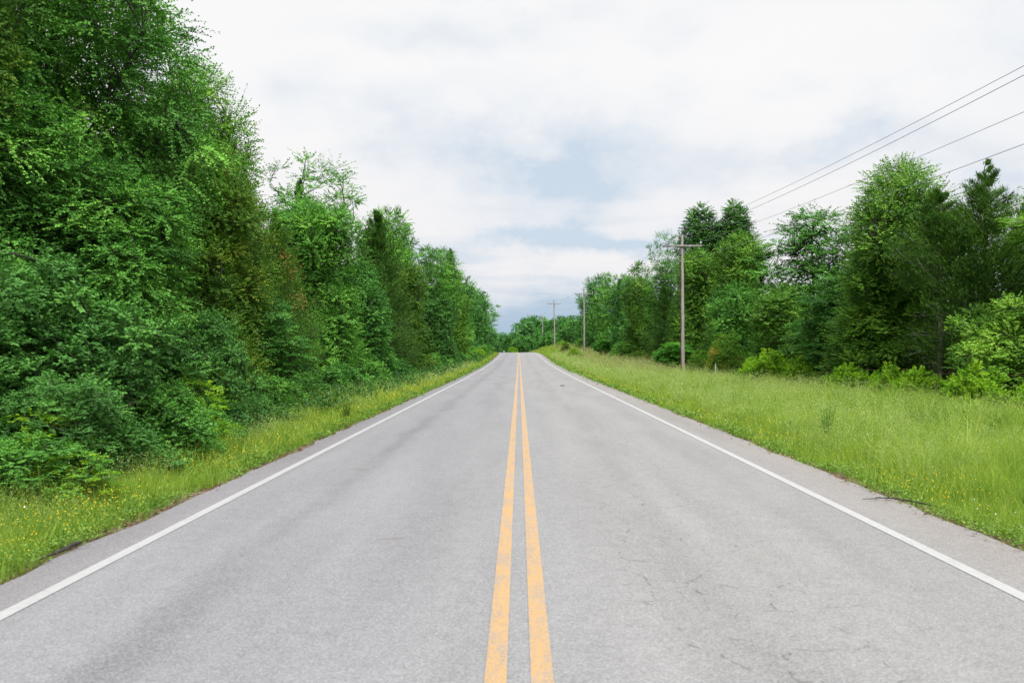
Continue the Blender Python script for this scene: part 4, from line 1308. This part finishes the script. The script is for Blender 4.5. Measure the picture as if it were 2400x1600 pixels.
# ------------------------------------------------------------------ power poles and lines
def box(cx, cy, cz, sx_, sy_, sz_):
    v = np.array([[i, j, k] for i in (-.5, .5) for j in (-.5, .5) for k in (-.5, .5)]) * np.array([sx_, sy_, sz_]) + np.array([cx, cy, cz])
    f = np.array([[0, 1, 3, 2], [4, 6, 7, 5], [0, 4, 5, 1], [2, 3, 7, 6], [0, 2, 6, 4], [1, 5, 7, 3]])
    return v, f


def lathe(prof, cx, cy, cz, k=10):
    a = np.arange(k) / k * 2 * np.pi
    v = np.array([[cx + r * math.cos(t_), cy + r * math.sin(t_), cz + z] for r, z in prof for t_ in a])
    n = len(prof)
    f = [[i * k + j, i * k + (j + 1) % k, (i + 1) * k + (j + 1) % k, (i + 1) * k + j] for i in range(n - 1) for j in range(k)]
    return v, np.array(f)


INS = [(.012, 0), (.016, .12), (.03, .13), (.07, .15), (.075, .17), (.04, .19), (.04, .2), (.07, .215), (.07, .235), (.035, .26), (.03, .28), (.004, .30)]


def power_pole(x, y, h, arm_z, label, arm=True, arm_half=1.5, tilt=0.0, stain=True):
    g0 = float(gz(x, y))
    e = empty('power_pole', (x, y, g0))
    tag(e, label, 'power pole', 'power poles along the right verge')
    zz = np.linspace(-.1, h, 12)
    P0 = np.stack([zz * tilt, 0 * zz, zz], -1)
    v, f = tubes(P0[None], np.linspace(.165, .105, 12)[None], 14)
    cap = np.array([[11 * 14 + j for j in range(14)]])
    o = link('shaft', mesh_np('shaft', v, f, smooth=True), e, WOOD_POLE)
    k0 = 11 * 14
    tri = [[k0, k0 + j, k0 + j + 1] for j in range(1, 13)]
    o = link('top_cap', mesh_np('top_cap', v[k0:], np.array(tri) - k0), e, WOOD_ARM)
    if stain:                                            # dark creosote streak down one side
        zs = np.linspace(.1, h * .985, 12)
        rad = np.interp(zs, zz, np.linspace(.165, .105, 12)) + .004
        ang = np.linspace(R_(160), R_(228), 7)
        sv = np.array([[zs[i] * tilt + rad[i] * math.cos(a_ + .12 * math.sin(zs[i] * 2)), rad[i] * math.sin(a_ + .12 * math.sin(zs[i] * 2)), zs[i]] for i in range(12) for a_ in ang])
        sf = np.array([[i * 7 + j, i * 7 + j + 1, (i + 1) * 7 + j + 1, (i + 1) * 7 + j] for i in range(11) for j in range(6)])
        link('dark_streak', mesh_np('dark_streak', sv, sf, smooth=True), e, STAIN)
    tops = []
    xo = h * tilt
    v, f = lathe([(.014, -.45), (.014, 0)], xo - .1, -.02, h + .12, 6)
    iv, if_ = lathe(INS, xo - .1, -.02, h - .02)
    link('pin', mesh_np('pin', v, f), e, STEEL)
    link('insulator', mesh_np('insulator', iv, if_, smooth=True), e, PORC)
    tops.append((x + xo - .1, y, g0 + h + .28))
    if arm:
        ya = -.17
        v, f = box(xo, ya, arm_z, arm_half * 2, .10, .125)
        link('crossarm', mesh_np('crossarm', v, f), e, WOOD_ARM)
        for s_ in (-1, 1):
            Pb = np.array([[[xo + s_ * .62, ya - .06, arm_z - .05], [xo + s_ * .35, ya - .05, arm_z - .35], [xo + s_ * .08, ya + .02, arm_z - .66]]])
            v, f = tubes(Pb, np.full((1, 3), .022), 4)
            link('brace', mesh_np('brace', v, f), e, STEEL)
            iv, if_ = lathe(INS, xo + s_ * (arm_half - .1), ya, arm_z + .05)
            link('insulator', mesh_np('insulator', iv, if_, smooth=True), e, PORC)
            tops.append((x + xo + s_ * (arm_half - .1), y + ya, g0 + arm_z + .33))
    else:
        tops += [None, None]
    nz_ = arm_z - 1.15
    v, f = tubes(np.array([[[xo - .1, -.1, nz_], [xo - .16, -.16, nz_], [xo - .2, -.2, nz_]]]), np.array([[.03, .045, .045]]), 8)
    link('neutral_bracket', mesh_np('neutral_bracket', v, f), e, STEEL)
    tops.append((x + xo - .2, y - .2, g0 + nz_))
    return tops


pp = [power_pole(12.45, 65.0, 10.7, 9.9, 'nearest and tallest power pole, standing in the sumac clump', tilt=-.004),
      power_pole(10.7, 140.0, 10.7, 9.8, 'second power pole up the right verge, before the wood corner', tilt=-.006),
      power_pole(8.1, 194.0, 10.5, 9.7, 'third power pole, dark crossarm against the sky above the crest', tilt=-.010),
      power_pole(7.8, 285.0, 14.2, 13.5, 'farthest power pole beyond the crest, no crossarm in view', arm=False, tilt=.012)]
# fixtures of the pole behind the camera carry the near ends
behind = [(12.5, -15.0, 8.65), (11.05, -15.0, 8.0), (13.95, -15.0, 8.0), (12.3, -15.0, 6.6)]
power_pole(12.5, -15.0, 8.45, 7.75, 'power pole behind the viewer that carries the near wire ends')
fourth = pp[3]
ends4 = [fourth[0], (fourth[0][0] - .6, fourth[0][1], fourth[0][2] - .5), (fourth[0][0] + .6, fourth[0][1], fourth[0][2] - .5), fourth[3]]
labs = ['power line along the pole tops', 'power line on the left ends of the crossarms', 'power line on the right ends of the crossarms', 'lowest power line, running below the crossarms']
for i in range(4):
    nodes = [behind[i], pp[0][i], pp[1][i], pp[2][i], ends4[i]]
    pts = []
    for (a, b), sag in zip(zip(nodes[:-1], nodes[1:]), ((.9, 1.15, .7, .75)[i], 1.3, .8, 1.2)):
        A, B = np.array(a), np.array(b)
        n = 40
        t_ = np.linspace(0, 1, n, endpoint=False)
        seg = A + (B - A) * t_[:, None]
        seg[:, 2] -= sag * 4 * t_ * (1 - t_)
        pts.append(seg)
    pts.append(np.array(nodes[-1])[None])
    W_ = np.concatenate(pts)
    v, f = tubes(W_[None], np.full((1, len(W_)), .0085), 5)
    o = link('power_line', mesh_np('power_line', v, f, smooth=True), None, WIRE)
    tag(o, labs[i], 'power line', 'power lines along the right verge')

# ------------------------------------------------------------------ fence on the right, marker posts
fy = np.arange(22.5, 58, 5.7)
e = empty('wire_fence', (15.2, 22.5, float(gz(15.2, 22.5))))
tag(e, 'rusty post and wire fence half buried at the right wood edge', 'fence')
for i, y in enumerate(fy):
    z0 = float(gz(15.2, y)) - e.location.z
    lean = [.03, -.05, .02, .06, -.02, .03, 0][i % 7]
    v, f = tubes(np.array([[[0, y - 22.5, z0 - .1], [lean * .5, y - 22.5, z0 + .6], [lean, y - 22.5, z0 + 1.3]]]), np.array([[.05, .047, .045]]), 7)
    link('post', mesh_np('post', v, f), e, RUSTY)
for hz in (.45, .8, 1.15):
    Pw = np.array([[0.05, y - 22.5, float(gz(15.2, y)) - e.location.z + hz] for y in fy])
    v, f = tubes(Pw[None], np.full((1, len(Pw)), .006), 4)
    link('wire', mesh_np('wire', v, f), e, RUSTY)


def marker(x, y, h, label, r=.03):
    e = empty('marker_post', (x, y, float(gz(x, y))))
    tag(e, label, 'marker post')
    v, f = lathe([(r, -.1), (r, h), (r * .8, h + .02), (.002, h + .03)], 0, 0, 0, 8)
    link('post', mesh_np('post', v, f), e, PALE)
    v, f = lathe([(r * 1.15, h * .78), (r * 1.15, h * .9)], 0, 0, 0, 8)
    link('band', mesh_np('band', v, f), e, WFLOW)


marker(13.1, 57.0, 1.05, 'thin pale green marker post beside the rounded orange-tipped bush', .028)
marker(-4.6, 262.0, 2.2, 'tiny white marker post beyond the crest, left of the centre lines', .08)
